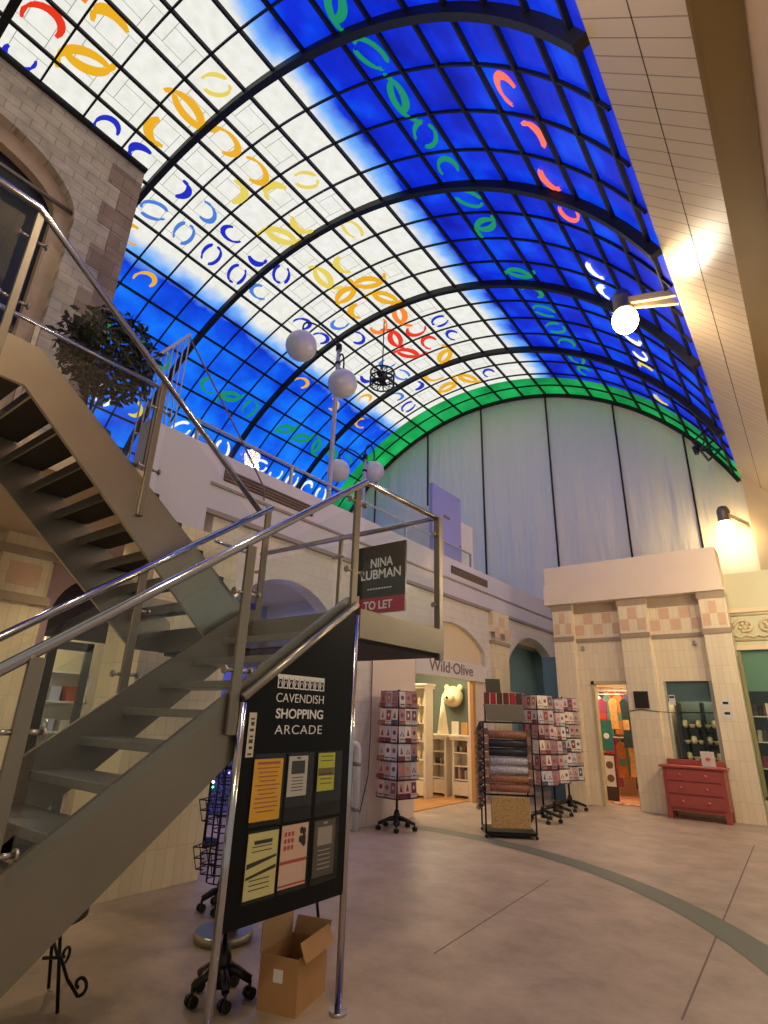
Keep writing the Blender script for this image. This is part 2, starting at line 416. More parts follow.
for bi, (y0, y1) in enumerate(bays):
    o = glassbay(y0, y1).build('glass_bay', GM, ceil, origin=(VX, 0, VZ))
    mb = MB()
    for j in range(4):
        yc = y0+.775*(j+.5)
        if yc > 14.9: continue
        for c in cents:
            x = c-90.9
            if -15 < x < 15 and rnd.random() < .8: tracery(mb, c, yc)
            r = rnd.random(); rot = rnd.uniform(0, 6.28)
            if abs(x) > 55: continue
            if 7 < x < 17 and r < .68: motif(mb, c, yc, rnd.choice((0, 1, 2, 0)), rnd.choice((IB, IB, ISB)), 1, rot)
            elif -4 < x < 7 and r < .72: motif(mb, c, yc, rnd.choice((3, 3, 0, 2)), (IR if rnd.random() < .45 else IO) if 10.2 < yc < 12.6 or yc < 1.6 else rnd.choice((IY, IY2, IY)), 1.25, rot)
            elif -14 < x < -4 and r < (.75 if yc > 11 else .16): motif(mb, c, yc, rnd.choice((0, 1)), IB if yc > 11 else IY2, .95, rot)
            elif -37 < x < -31 and r < .8: motif(mb, c, yc, rnd.choice((0, 3, 1)), IG, 1.05, rot)
            elif -50.5 < x < -44.7 and (r < .9 if yc > 6 else r < .45): motif(mb, c, yc, rnd.choice((0, 0, 2)), rnd.choice((IW, IY2, IP, IW)), 1.0, rot)
            elif 31 < x < 37 and r < .85: motif(mb, c, yc, rnd.choice((0, 1, 3)), IG, 1.05, rot)
            elif 44 < x < 50 and r < .9: motif(mb, c, yc, rnd.choice((0, 0, 1)), rnd.choice((IW, IW, IY2)), 1.1, rot)
            elif 19 < x < 26 and r < .1: motif(mb, c, yc, 0, IY, 1, rot)
    if len(mb.bm.faces): mb.build('painted_stroke', MOT, o, origin=(VX, 0, VZ))
    # transverse bars
    mb = MB()
    for j in (1, 2, 3):
        yy = y0+.775*j; n = 60
        for i in range(n):
            a, c = A0+(A1-A0)*i/n, A0+(A1-A0)*(i+1)/n
            p = [vp(a, yy-.016, VR-.05), vp(c, yy-.016, VR-.05), vp(c, yy+.016, VR-.05), vp(a, yy+.016, VR-.05)]
            q = [vp(a, yy-.016, VR-.005), vp(c, yy-.016, VR-.005), vp(c, yy+.016, VR-.005), vp(a, yy+.016, VR-.005)]
            mb.face(p); mb.face([p[0], p[1], q[1], q[0]]); mb.face([p[3], p[2], q[2], q[3]])
    mb.build('cross_bar', lead, o, origin=(VX, 0, VZ))
for k, a in enumerate(PUR):
    mb = MB(); c = vp(a, 6.8, VR-.03); rd = Vector((math.cos(rad(a)), 0, math.sin(rad(a)))); tg = Vector((-rd.z, 0, rd.x))
    mb.obox(c, tg, (0,1,0), rd, .028, 9.3, .03)
    mb.build('glazing_bar', lead, ceil)
for i in range(7):
    yy = YS[i*4]
    if i == 6: yy = 16.02
    mb = MB(); n = 90
    for j in range(n):
        a, c = A0+(A1-A0)*j/n, A0+(A1-A0)*(j+1)/n
        h, w = (.15, .06) if i < 6 else (.1, .05)
        v = [vp(a, yy-w, VR-h), vp(c, yy-w, VR-h), vp(c, yy+w, VR-h), vp(a, yy+w, VR-h), vp(a, yy-w, VR), vp(c, yy-w, VR), vp(c, yy+w, VR), vp(a, yy+w, VR)]
        mb.face(v[:4]); mb.face([v[0], v[1], v[5], v[4]]); mb.face([v[3], v[2], v[6], v[7]])
        if j == 0: v0 = [v[0], v[3], v[7], v[4]]
        v1_ = [v[1], v[2], v[6], v[5]]
    for q in (v0, v1_): mb.face(q)
    mb.build('rib', lead, ceil)

# ------------------------------------------------------------------ right-hand sloping soffit, beam, fascia
soffit_len = (-4, 16.0)
e0 = Vector((-.585, 0, 7.62)); e1 = Vector((.185, 0, 6.80))
dirs = (e1-e0).normalized(); nrm = Vector((-dirs.z, 0, dirs.x))
mb = MB()
mb.prism([e0+Vector((0,-4,0)), e1+Vector((0,-4,0)), e1+Vector((0,-4,0))+nrm*.2*(-1 if nrm.z < 0 else 1), e0+Vector((0,-4,0))+nrm*.2*(-1 if nrm.z < 0 else 1)], (0,20,0))
wr = struct(mb.build('wall_right', soff))
cc = (e0+e1)/2; MB().obox((cc.x, 6, cc.z), (0,1,0), dirs, nrm, 10, .004, .004).build('panel_seam', darkline, wr)
struct(MB().box(.185, .56, -4, 16, 6.80, 7.0).build('trim_1', soff2))
struct(MB().box(.53, .75, -4, 16, 4.0, 6.85).build('trim_2', soff3))
MB().box(.175, .2, -4, 16, 6.765, 6.83).build('bead', soff2, wr)
# pier at far right, beyond the fabric's edge
struct(MB().box(-.56, 2.2, 15.75, 15.95, 4.2, 7.62).build('wall_right_end', cream))

# ------------------------------------------------------------------ end wall of hung fabric
def fabric_mat():
    m = bpy.data.materials.new('off_white_fabric'); m.use_nodes = True
    nt = m.node_tree; b = nt.nodes['Principled BSDF']; L = nt.links.new; N = nt.nodes.new
    b.inputs['Base Color'].default_value = rgb(236, 230, 212); b.inputs['Roughness'].default_value = .6
    tc = N('ShaderNodeTexCoord'); mp = N('ShaderNodeMapping'); mp.inputs['Scale'].default_value = (1.6, 1, .22); L(tc.outputs['Object'], mp.inputs[0])
    n = N('ShaderNodeTexNoise'); n.inputs['Scale'].default_value = 1.2; n.inputs['Detail'].default_value = 3; L(mp.outputs[0], n.inputs['Vector'])
    bp = N('ShaderNodeBump'); bp.inputs['Strength'].default_value = .6; bp.inputs['Distance'].default_value = .3; L(n.outputs['Fac'], bp.inputs['Height']); L(bp.outputs['Normal'], b.inputs['Normal'])
    return m
FM = fabric_mat()
wb = thing('wall_back', 'curved-topped end wall hung with pale fabric panels', 'wall', (VX, 16.1, 0)); struct(wb)
seams = [-15.9, -12.8, -10.3, -8.0, -5.58, -3.48, -1.72, -.5]
def topz(x):
    d = VR*VR-(x-VX)**2
    return VZ+math.sqrt(max(d, 0))
for a, c in zip(seams, seams[1:]):
    n = 14; pts = [(a, 16.1, 3.2), (c, 16.1, 3.2)]
    for i in range(n+1):
        x = c+(a-c)*i/n; pts.append((x, 16.1, topz(x)-.02))
    MB().prism(pts, (0, .12, 0)).build('fabric_panel', FM, wb)
for i, x in enumerate(seams[1:-1]):
    MB().box(x-.022, x+.022, 16.05, 16.1, 3.2, topz(x)-.02).build('panel_seam', black, wb)

# ------------------------------------------------------------------ stone gable block at upper left
SX = -9.35
mb = MB()
ac, az, ahw, arise = .72, 9.95, 1.80, 1.12     # arch in the block: centre y, springing z, half width, rise
pts = [(SX, 3.5, 3.9), (SX, 3.5, 12.25), (SX, -4, 12.25), (SX, -4, 3.9), (SX, ac-ahw, 3.9), (SX, ac-ahw, az)]
for i in range(1, 20):
    t = PI-PI*i/20; pts.append((SX, ac+ahw*math.cos(t), az+arise*math.sin(t)))
pts += [(SX, ac+ahw, az), (SX, ac+ahw, 3.9)]
mb.prism(pts, (-1.0, 0, 0))
wl = struct(mb.build('wall_left_upper', stonem))
mb = MB(); prev = None
for i in range(21):
    t = PI*i/20
    c_, s_ = math.cos(t), math.sin(t)
    q = [Vector((SX-.18, ac+ahw*c_, az+arise*s_)), Vector((SX-.18, ac+(ahw-.28)*c_, az+(arise-.36)*s_)), Vector((SX-.95, ac+(ahw-.28)*c_, az+(arise-.36)*s_))]
    if prev: mb.face([prev[0], q[0], q[1], prev[1]]); mb.face([prev[1], q[1], q[2], prev[2]])
    prev = q
for sg in (-1, 1): mb.box(SX-.95, SX-.18, ac+sg*(ahw-.28), ac+sg*ahw, 3.9, az)
mb.build('arch_reveal', stonep, wl)
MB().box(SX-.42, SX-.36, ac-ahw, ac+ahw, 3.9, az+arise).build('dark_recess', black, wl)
MB().tube([(SX-.1, ac-ahw, 10.16), (SX-.1, ac+ahw-.0, 10.16)], .04, 8).build('guard_rail', steel_dull, wl)
mb = MB()
for k in range(13):
    z0 = 5.6+k*.52
    if z0 > 11.7: break
    w = .62 if k % 2 else .36
    MB().box(SX+.001, SX+.014, 3.5-w, 3.498, z0, z0+.5).build('quoin', stoneq, wl)
mb.bm.free()
MB().tube([(SX+.05, -3.9, 12.2), (SX+.05, 3.5, 12.2)], .07, 8).build('gutter', lead, wl)
# rail inside the arch
# ------------------------------------------------------------------ left gallery: slab, parapet wall, arcade
mb = MB().box(-16, -4.9, -4, 2.55, 3.45, 3.74).box(-16, -5.3, 2.55, 3.5, 3.45, 3.74).box(-16, -6.05, 3.5, 16.1, 3.45, 3.93)
struct(mb.build('floor_gallery', mat('gallery_ceiling_paint', (208, 186, 150), .6)))
struct(MB().box(-5.42, -5.22, 2.62, 3.46, 3.45, 4.5).build('wall_left_block', lilac))

def arch_wall(x0, x1, ya, yb, archs, ztop, m, name, z0=0.):
    """wall slab between x0..x1, ya..yb with arched openings (y0,y1,zspring,zcrown)"""
    mb = MB(); cur = ya
    for (p, q, zs, zc) in archs:
        mb.box(x0, x1, cur, p, z0, ztop)
        c = (p+q)/2; hw = (q-p)/2; rise = zc-zs; R = (hw*hw+rise*rise)/(2*rise); cz = zc-R; th = math.asin(min(1, hw/R))
        if rise > hw: th = PI/2; 
        n = 16; prev = None
        for i in range(n+1):
            t = -th+2*th*i/n; y = c+R*math.sin(t) if rise <= hw else c+hw*math.sin(t); z = cz+R*math.cos(t) if rise <= hw else zs+rise*math.cos(t)
            if prev: 
                mb.prism([(x0, prev[0], prev[1]), (x0, y, z), (x0, y, ztop), (x0, prev[0], ztop)], (x1-x0, 0, 0))
            prev = (y, z)
        cur = q
    mb.box(x0, x1, cur, yb, z0, ztop)
    bmesh.ops.remove_doubles(mb.bm, verts=mb.bm.verts, dist=1e-4)
    return struct(mb.build(name, m))
WX = -5.8
wl2 = arch_wall(WX-.25, WX, 3.97, 16.1, [(4.2, 6.6, 2.5, 3.35), (8.62, 11.42, 2.95, 3.42), (12.6, 15.8, 2.85, 3.6)], 3.93, tileLil, 'wall_left')
# parapet above the arcade with two mouldings
mb = MB().box(WX-.25, WX+.02, 3.5, 16.1, 3.93, 4.78)
par = struct(mb.build('wall_left_parapet', lilac))
mb = MB().box(WX, WX+.07, 3.5, 16.1, 3.90, 3.96).box(WX, WX+.05, 3.5, 16.1, 4.30, 4.335)
mb.build('moulding', mat('taupe_moulding', (150, 136, 130), .5), par)  # both mouldings take a darker taupe than the parapet
MB().box(WX, WX+.12, 11.65, 12.5, 3.45, 3.93).box(WX, WX+.10, 11.7, 12.45, 0, 3.2).build('pilaster', tileX, wl2)
MB().box(WX, WX+.14, 11.65, 12.5, 3.18, 3.26).build('capital', band, wl2)
mb = MB()
for i, y in enumerate((11.72, 11.98, 12.24)):
    for j in range(2):
        if (i+j) % 2 == 0: mb.box(WX+.12, WX+.128, y, y+.24, 3.34+j*.25, 3.57+j*.25)
mb.build('chequer_tile', tilepink, wl2)
for (a, c, z) in ((4.02, 5.7, 4.42), (9.95, 11.6, 4.46)):
    g = thing('vent_grille', 'long brown slotted grille in the left gallery parapet'+(' above the shop sign' if a > 8 else ' behind the staircase rails'), 'grille', (WX+.02, a, z))
    MB().box(WX+.02, WX+.035, a, c, z, z+.17).build('backing', mat('brown_grille', (84, 68, 58), .6), g)
    mb = MB()
    for k in range(4): mb.box(WX+.035, WX+.05, a, c, z+.01+k*.045, z+.03+k*.045)
    mb.build('slat', mat('brown_slat', (116, 96, 84), .5), g)

# pier under the stairs and inner back wall
struct(MB().box(-5.9, -5.2, 2.95, 3.97, 0, 3.45).build('wall_pier', tileX))
MB().box(-5.92, -5.17, 2.93, 3.99, 2.52, 2.6).build('band', band, bpy.data.objects['wall_pier'])
wi = arch_wall(-7.6, -7.3, -3, 2.82, [], 3.45, tileX, 'wall_left_inner')
wi2 = arch_wall(-7.6, -7.3, 2.82, 4.3, [(2.9, 4.05, 2.6, 3.15)], 3.45, mat('mauve_wall', (176, 150, 150), .5), 'wall_left_arch')
MB().box(-7.3, -7.17, 2.2, 2.75, 0, 3.45).build('pilaster', tileX, wi)
MB().box(-7.3, -7.13, 2.15, 2.8, 3.2, 3.3).box(-7.3, -7.13, 2.15, 2.8, 2.66, 2.76).build('band', band, wi)
MB().box(-7.17, -7.16, 2.3, 2.65, 2.86, 3.12).build('chequer_tile', tilepink, wi)
def frieze(name, x0, x1, z0, z1, axis, pos, parent, m):
    """scroll relief: framed panel with curling stems and rosettes"""
    mb = MB()
    def P(u, z, d): return (u, pos-d, z) if axis == 'Y' else (pos+d, u, z)
    w = z1-z0; n = max(3, round((x1-x0)/w*1.25))
    for i in range(n):
        c = x0+(x1-x0)*(i+.5)/n; cz = (z0+z1)/2; s = 1 if i % 2 else -1
        pts = [P(c+s*w*.40*(1-t/14)*math.cos(t*.55), cz+w*.36*(1-t/14)*math.sin(t*.55), .02) for t in range(13)]
        mb.tube(pts, w*.06, 6)
        for q in range(6): mb.sphere(P(c+w*.16*math.cos(q*PI/3), cz+w*.16*math.sin(q*PI/3), .018), w*.07, 8, 6)
        mb.tube([P(c-w*.38, cz-w*.3, .015), P(c-w*.2, cz-w*.38, .02), P(c, cz-w*.28, .02), P(c+w*.25, cz-w*.38, .02), P(c+w*.4, cz-w*.28, .015)], w*.04, 6)
        mb.sphere(P(c, cz, .02), w*.11, 8, 6)
    for z in (z0+.01, z1-.01): mb.tube([P(x0, z, .01), P(x1, z, .01)], .018, 6)
    return mb.build(name, m, parent)
frieze('carved_frieze', .6, 2.1, 3.03, 3.32, 'X', -7.3, wi, mat('grey_relief', (150, 138, 118), .5))
# left shop seen through the stairs
lit = mat('lit_ceiling_panel', (255, 250, 235), .4, emit=(255, 240, 205), es=5)
struct(MB().box(-10.2, -10.0, .5, 6.9, 0, 3.4).build('wall_shop_back', cream))
sl_ = thing('strip_light', 'white strip light inside the shop behind the staircase', 'light', (-8.6, 3.2, 2.28))
MB().box(-9.4, -7.9, 3.1, 3.3, 2.28, 2.33).build('strip', lit, sl_)
for x in (-9.3, -8.0): MB().tube([(x, 3.2, 2.33), (x, 3.2, 3.45)], .008, 6).build('suspension_rod', steel, sl_)
def shelf_wall(nm, lab, x, y0, y1, z1, rows, cols, fm, seed):
    t = thing(nm, lab, 'shelves', (x, y0, 0)); mb = MB()
    mb.box(x-.3, x-.28, y0, y1, 0, z1)
    for r in range(rows+1): mb.box(x-.3, x, y0, y1, z1*r/rows, z1*r/rows+.025)
    for yy in (y0, y1-.03): mb.box(x-.3, x, yy, yy+.03, 0, z1)
    mb.build('carcass', fm, t)
    return t
shelf_wall('shelf_unit', 'grey-white shelving inside the shop seen through the lower stair glass', -8.6, 2.9, 4.2, 2.0, 5, 4, whitewood, 1)
rs = random.Random(3)
pal = [(230, 220, 200), (200, 90, 60), (240, 190, 120), (120, 90, 80), (200, 200, 210)]
pm = [mat('goods_%d' % i, c, .5) for i, c in enumerate(pal)]
gi = 0
for r in range(1, 5):
    for k in range(5):
        y = 3.0+k*.23; z = 2.0*r/5+.026
        o = MB().box(-8.85, -8.65, y, y+.14, z, z+rs.uniform(.14, .28)).build('gift_box', pm[rs.randrange(5)], bevel=.005)
        tag(o, 'small boxed gift on the shelving inside the shop behind the stairs', 'box', 'boxed gifts behind the stairs')

struct(MB().box(-7.56, -7.5, 2.9, 4.05, 2.36, 3.15).build('trim_6', mat('dark_fascia', (40, 34, 34), .5)))
dk = mat('dark_green_grey_frame', (58, 64, 60), .4)
d3 = thing('door_3', 'glazed shop door', 'door', (-7.25, 2.95, 0)); struct(d3)
MB().box(-7.27, -7.22, 2.95, 3.05, .02, 2.3).box(-7.27, -7.22, 3.40, 3.48, .02, 2.3).box(-7.27, -7.22, 2.95, 3.48, 2.2, 2.3).box(-7.27, -7.22, 2.95, 3.48, .02, .3).build('door_frame', dk, d3)
MB().box(-7.25, -7.24, 3.05, 3.40, .3, 2.2).build('pane', glassw, d3)
MB().tube([(-7.2, 3.1, 1.0), (-7.14, 3.1, 1.05), (-7.14, 3.1, 1.35), (-7.2, 3.1, 1.4)], .014, 8).build('door_handle', steel, d3)
# passage beyond pier: blue-lit wall, shop rooms
struct(MB().box(-8.3, -8.1, 4.3, 7.2, 0, 3.45).build('wall_passage', panelB))
struct(MB().box(-10, -6.05, 7.0, 7.15, 0, 3.45).build('wall_passage_side', lilac))
# white boarding left of Wild Olive
struct(MB().box(WX, WX+.03, 7.35, 8.6, 0, 2.62).build('trim_3', pinkcream))

# ------------------------------------------------------------------ Wild Olive shop
struct(MB().box(-9.2, -6.05, 7.2, 13.0, 0.0, .012).build('floor_shop', woodfl))
struct(MB().box(-9.4, -9.2, 7.2, 13.2, 0, 3.4).build('wall_shop_left', greyg))
struct(MB().box(-9.2, -6.05, 13.0, 13.15, 0, 3.4).build('wall_shop_end', greyg))
sg = thing('shop_sign', 'white fascia sign reading Wild Olive over the open shop doorway', 'sign', (WX, 8.62, 2.29))
MB().box(WX-.12, WX+.03, 8.62, 11.42, 2.31, 2.64).build('sign_board', mat('sign_white', (222, 218, 214), .5), sg, bevel=.006)
text('lettering', 'Wild\u00b7Olive', .3, (WX+.033, 9.93, 2.49), (0,1,0), (0,0,1), LETB, sg, width=1.72, bold=.003)
struct(MB().box(WX-.2, WX-.1, 8.62, 11.42, 2.6, 3.42).build('trim_4', cream))
struct(MB().box(WX-.10, WX-.02, 10.86, 10.96, 0, 2.31).build('door_1_post', woodm))
struct(MB().box(WX-.2, WX-.04, 10.96, 11.42, 0, 2.31).build('trim_5', pinkcream))

# tall cabinet with bottles
def open_cabinet(nm, lab, x0, x1, y, d, z1, rows, plinth=.35):
    """opens towards -Y"""
    t = thing(nm, lab, 'cabinet', ((x0+x1)/2, y, 0)); mb = MB()
    mb.box(x0, x0+.05, y, y+d, 0, z1); mb.box(x1-.05, x1, y, y+d, 0, z1); mb.box(x0, x1, y+d-.02, y+d, 0, z1)
    mb.box(x0-.04, x1+.04, y-.04, y+d, z1, z1+.06); mb.box(x0-.07, x1+.07, y-.07, y+d, z1+.06, z1+.1)
    mb.build('carcass', whitewood, t, bevel=.004)
    for r in range(rows): 
        z = plinth+(z1-plinth)*r/rows
        MB().box(x0+.05, x1-.05, y+.01, y+d-.02, z, z+.025).build('shelf', whitewood, t)
    dr = MB().box(x0+.03, x1-.03, y-.015, y, .06, plinth-.02).build('drawer_front', whitewood, t, bevel=.004)
    MB().sphere(((x0+x1)/2, y-.03, plinth*.55), .018, 8, 6).build('knob', whitewood, dr)
    return t
open_cabinet('tall_cabinet', 'tall white open cabinet with pale bottles inside the Wild Olive shop', -7.55, -6.80, 10.55, .30, 2.15, 5)
bp0 = MB().lathe([(.035, 0), (.04, .02), (.04, .13), (.015, .17), (.015, .21)], n=10).build('bottle', mat('cream_bottle', (236, 220, 180), .3))
first = True
for r in range(1, 5):
    z = .35+(2.15-.35)*r/5+.026
    for k in range(5):
        o = bp0 if first else bp0.copy()
        if not first: COL.objects.link(o)
        first = False
        o.location = (-7.42+k*.125, 10.68, z)
        tag(o, 'small cream bottle standing in the tall white cabinet', 'bottle', 'bottles in the tall white cabinet')
# low twin shelf units
for (x0, x1, lab) in ((-7.1, -6.70, 'low white shelf unit with a drawer, left one below the cone tree'), (-6.55, -6.13, 'low white shelf unit with dark books, right one beside the wooden door post')):
    t = open_cabinet('low_shelf_unit', lab, x0, x1, 11.2, .35, 1.12, 3, .34)
tag(MB().lathe([(.13, 0), (.01, .85)], c=(-6.86, 11.35, 1.222), n=14).build('cone_tree', mat('pale_cone', (236, 226, 196), .6)), 'pale cone tree ornament standing on the low shelf unit', 'ornament')
tag(MB().box(-6.58, -6.42, 11.25, 11.28, 1.225, 1.5).build('print_card', mat('cream_card', (240, 232, 214), .6)), 'cream printed card propped beside the cone tree', 'card')
tag(MB().box(-6.34, -6.22, 11.25, 11.31, 1.225, 1.48).build('gift_pack', woodm, bevel=.004), 'tan gift pack on the right low shelf unit', 'box')
bkc = [(120, 60, 56), (80, 90, 110), (190, 180, 160), (150, 120, 90)]
bm_ = [mat('book_%d' % i, c, .6) for i, c in enumerate(bkc)]
for k in range(8):
    h = .17+.03*((k*7) % 3)
    o = MB().box(-6.49+k*.038, -6.49+k*.038+.033, 11.23, 11.4, .367, .367+h).build('book', bm_[k % 4])
    tag(o, 'upright book on the lower shelf of the right low unit', 'book', 'books in the right low shelf unit')
for k in range(5):
    o = MB().lathe([(.03, 0), (.034, .1), (.026, .11)], c=(-7.02+k*.06, 11.35, .63), n=10).build('jar', bm_[(k) % 4])
    tag(o, 'small jar on the middle shelf of the left low unit', 'jar', 'jars in the left low shelf unit')
for k in range(5):
    o = MB().lathe([(.03, 0), (.034, .1), (.026, .11)], c=(-6.48+k*.07, 11.35, .885), n=10).build('jar', bm_[(k+1) % 4])
    tag(o, 'small jar on the top shelf of the right low unit', 'jar', 'jars in the right low shelf unit')
# trophy head on the wall
th = thing('wall_trophy_head', 'white bear head ornament mounted on the dark green shop wall', 'ornament', (-7.45, 13.0, 2.2))
mb = MB(); mb.sphere((-7.45, 12.82, 2.08), .27, 18, 12, (1, .8, .95)); mb.sphere((-7.40, 12.55, 2.03), .13, 12, 8, (1, 1.2, .8))
mb.build('head', mat('cream_head', (236, 220, 180), .6), th)
for s in (-1, 1): MB().sphere((-7.45+s*.19, 12.85, 2.30), .08, 10, 8, (1, .6, 1)).build('ear', MATS['cream_head'], th)
MB().sphere((-7.38, 12.40, 2.04), .035, 8, 6).build('nose', black, th)

# ------------------------------------------------------------------ teal bay
struct(MB().box(-6.45, -6.06, 15.85, 15.95, 0, 3.85).build('wall_teal_end', teal))
struct(MB().box(-6.6, -6.45, 12.5, 15.95, 0, 3.85).build('wall_teal', teal))
struct(MB().box(-5.0, -4.57, 12.72, 12.79, 0, 2.95).build('wall_blue_return', mat('dusty_teal_blue', (84, 124, 146), .5)))
wn = thing('window_1', 'white-framed window in the teal bay', 'window', (-6.35, 13.4, 1.2)); struct(wn)
MB().box(-6.45, -6.38, 13.0, 13.08, 1.2, 2.25).box(-6.45, -6.38, 14.8, 14.88, 1.2, 2.25).box(-6.45, -6.38, 13.0, 14.88, 2.17, 2.25).build('window_frame', whitewood, wn)
MB().box(-6.44, -6.42, 13.08, 14.8, 1.2, 2.17).build('pane', glassw, wn)

# ------------------------------------------------------------------ tiled facade (back of hall, front centre-right)
FY = 12.4
fac = thing('wall_facade', 'cream tiled shopfront with pink parapet', 'wall', (-2.9, FY, 0)); struct(fac)
def fbox(nm, m, *b, bev=0): return MB().box(*b).build(nm, m, fac, bevel=bev)
fbox('parapet', pinkcream, -4.70, -1.12, FY-.08, 13.0, 4.06, 4.52, bev=.01)
fbox('parapet', pinkcream, -4.68, -1.14, FY-.02, 13.0, 4.52, 4.95, bev=.01)
for (a, c) in ((-4.56, -4.12), (-3.12, -2.56), (-1.58, -1.12)):
    p = fbox('pilaster', tileY, a, c, FY, FY+.3, 0, 4.06, bev=.006)
    MB().box(a-.02, c+.02, FY-.025, FY, 3.24, 3.34).build('band', band, p)
    MB().box(a-.02, c+.02, FY-.02, FY, 3.92, 4.06).build('capital', band, p)
    mb = MB(); n = 3; w = (c-a-.06)/n
    for i in range(n):
        for j in range(2):
            if (i+j) % 2 == 0: mb.box(a+.03+i*w, a+.03+(i+1)*w, FY-.008, FY, 3.40+j*.24, 3.63+j*.24)
    mb.build('chequer_tile', tilepink, p)
RY = 12.58
# left bay: recess wall above door, lintel
mb = MB().box(-4.12, -3.12, RY, RY+.2, 2.38, 4.06).box(-4.12, -3.86, RY, RY+.2, 0, 2.38)
fbl = mb.build('recess_wall', tileY, fac)
mb = MB().box(-2.56, -1.58, RY, RY+.2, 2.38, 4.06).box(-2.56, -1.58, RY, RY+.2, 0, .84).box(-2.56, -2.46, RY, RY+.2, .84, 2.38)
fbr = mb.build('recess_wall', tileY, fac)
for (a, c, p) in ((-4.12, -3.12, fbl), (-2.56, -1.58, fbr)):
    MB().box(a, c, RY-.03, RY, 3.22, 3.3).build('band', band, p)
    MB().box(a, c, RY-.03, RY, 3.86, 4.06).build('lintel', band, p)
    mb = MB(); n = 5; w = (c-a)/n
    for i in range(n):
        for j in range(2):
            if (i+j) % 2 == 0: mb.box(a+i*w, a+(i+1)*w, RY-.006, RY, 3.38+j*.23, 3.6+j*.23)
    mb.build('chequer_tile', tilepink, p)
# door frame + small room with hanging clothes
dr = thing('door_2', 'open shop doorway', 'door', (-3.5, RY, 0)); struct(dr)
MB().box(-3.88, -3.82, RY-.02, RY+.16, 0, 2.4).box(-3.17, -3.12, RY-.02, RY+.16, 0, 2.4).box(-3.88, -3.12, RY-.02, RY+.16, 2.33, 2.4).build('door_frame', mat('sage_frame', (196, 186, 148), .5), dr)
struct(MB().box(-4.9, -2.5, 15.0, 15.1, 0, 2.9).build('wall_clothes_shop', mat('warm_wall', (214, 180, 140), .6)))
struct(MB().box(-5.0, -4.9, 12.8, 15.1, 0, 2.9).build('wall_clothes_shop_left', MATS['warm_wall']))
struct(MB().box(-2.6, -2.5, 12.8, 15.1, 0, 2.9).build('wall_clothes_shop_right', MATS['warm_wall']))
struct(MB().box(-4.9, -2.6, 12.8, 15.0, 2.8, 2.9).build('ceiling_clothes_shop', white))
struct(MB().box(-4.9, -2.6, 13.25, 15.0, 0, .012).build('floor_clothes_shop', mat('orange_carpet', (206, 142, 96), .8, noise=.15, nscale=12)))
tag(MB().box(-3.82, -3.1, 13.05, 13.25, .0, .02).build('door_mat', brick('striped_mat', 'XY', (160, 60, 40), (232, 220, 200), (200, 150, 110), .1, 5, .002, 0, .9, .1)), 'red and white striped mat across the clothes shop threshold', 'mat')
gcol = [(200, 60, 50), (70, 110, 90), (220, 160, 90), (60, 60, 110), (200, 190, 170), (150, 60, 90), (170, 100, 40), (40, 60, 60), (230, 120, 60)]
gnm = ['red', 'green', 'tan', 'navy', 'cream', 'plum', 'brown', 'dark teal', 'orange']
rg_ = random.Random(8)
rows_ = ((13.75, 2.14, 'front upper', 4, (.55, .95)), (13.95, 1.22, 'front lower', 4, (.6, .95)), (14.3, 2.24, 'middle', 6, (.7, 1.1)), (14.45, 1.3, 'rear lower', 6, (.7, 1.0)), (14.75, 2.34, 'rear upper', 6, (.7, 1.0)))
pn = ['far left', 'second from left', 'third from left', 'fourth from left', 'fifth from left', 'sixth from left']
for q, (yy, top, rn, nn_, (h0, h1)) in enumerate(rows_):
    x0 = -4.32 if nn_ == 4 else -4.60
    rl = thing('clothes_rail', 'steel clothes rail, the %s one in the clothes shop' % rn, 'rail', (x0-.1, yy, 0))
    MB().tube([(x0-.12, yy, top+.04), (x0+.25*nn_, yy, top+.04)], .013, 8).build('bar', steel, rl)
    for xx in (x0-.12, x0+.25*nn_): MB().tube([(xx, yy, .013), (xx, yy, top+.04)], .013, 8).build('upright', steel, rl)
    for k in range(nn_):
        x = x0+.245*k+.02*(q % 2)+.03; y = yy; ci = (k*5+q*4+k//2) % 9
        h = rg_.uniform(h0, h1); w = rg_.uniform(.09, .112)
        pts = [(-w, 0), (-w*.35, .07), (w*.35, .07), (w, 0), (w*.8, -h*.5), (w*1.05, -h), (-w*1.05, -h), (-w*.8, -h*.5)]
        o = MB().prism([(x+u, y-.03, top-.12+v) for u, v in pts], (0, .06, 0)).build('hanging_garment', mat('cloth_%d' % ci, gcol[ci], .8, noise=.5, nscale=11), origin=(x, y, top), bevel=.01)
        tag(o, '%s garment %s on the %s clothes rail' % (gnm[ci], pn[k], rn), 'clothes')
        MB().tube([(x, y, top-.05), (x, y, top+.03), (x, y-.018, top+.05), (x, y, top+.062)], .005, 6).build('hanger_hook', steel, o)
        if (k+q) % 2: MB().box(x-w*.7, x+w*.7, y-.034, y-.03, top-.12-h*.62, top-.12-h*.4).build('pattern_band', mat('cloth_%d' % ((ci+4) % 9), gcol[(ci+4) % 9], .8, noise=.5, nscale=11), o)
bd = thing('poster_board', 'leaning dark frame with two round motifs inside the clothes shop doorway', 'picture', (-3.9, 13.35, .012))
MB().box(-4.02, -3.76, 13.33, 13.36, .03, .95).build('frame', mat('dark_brown', (70, 50, 44), .6), bd)
MB().box(-3.99, -3.79, 13.32, 13.33, .30, .90).build('print', white, bd)
for z in (.72, .46): MB().lathe([(.075, 0), (.075, .006)], c=(-3.89, 13.313, z), n=18, axis='Y').build('round_motif', mat('brown_disc', (110, 84, 64), .6), bd)
sgn = thing('hanging_sign', 'teal banner with a white round logo above the leaning frame', 'sign', (-3.9, 13.4, 1.0))
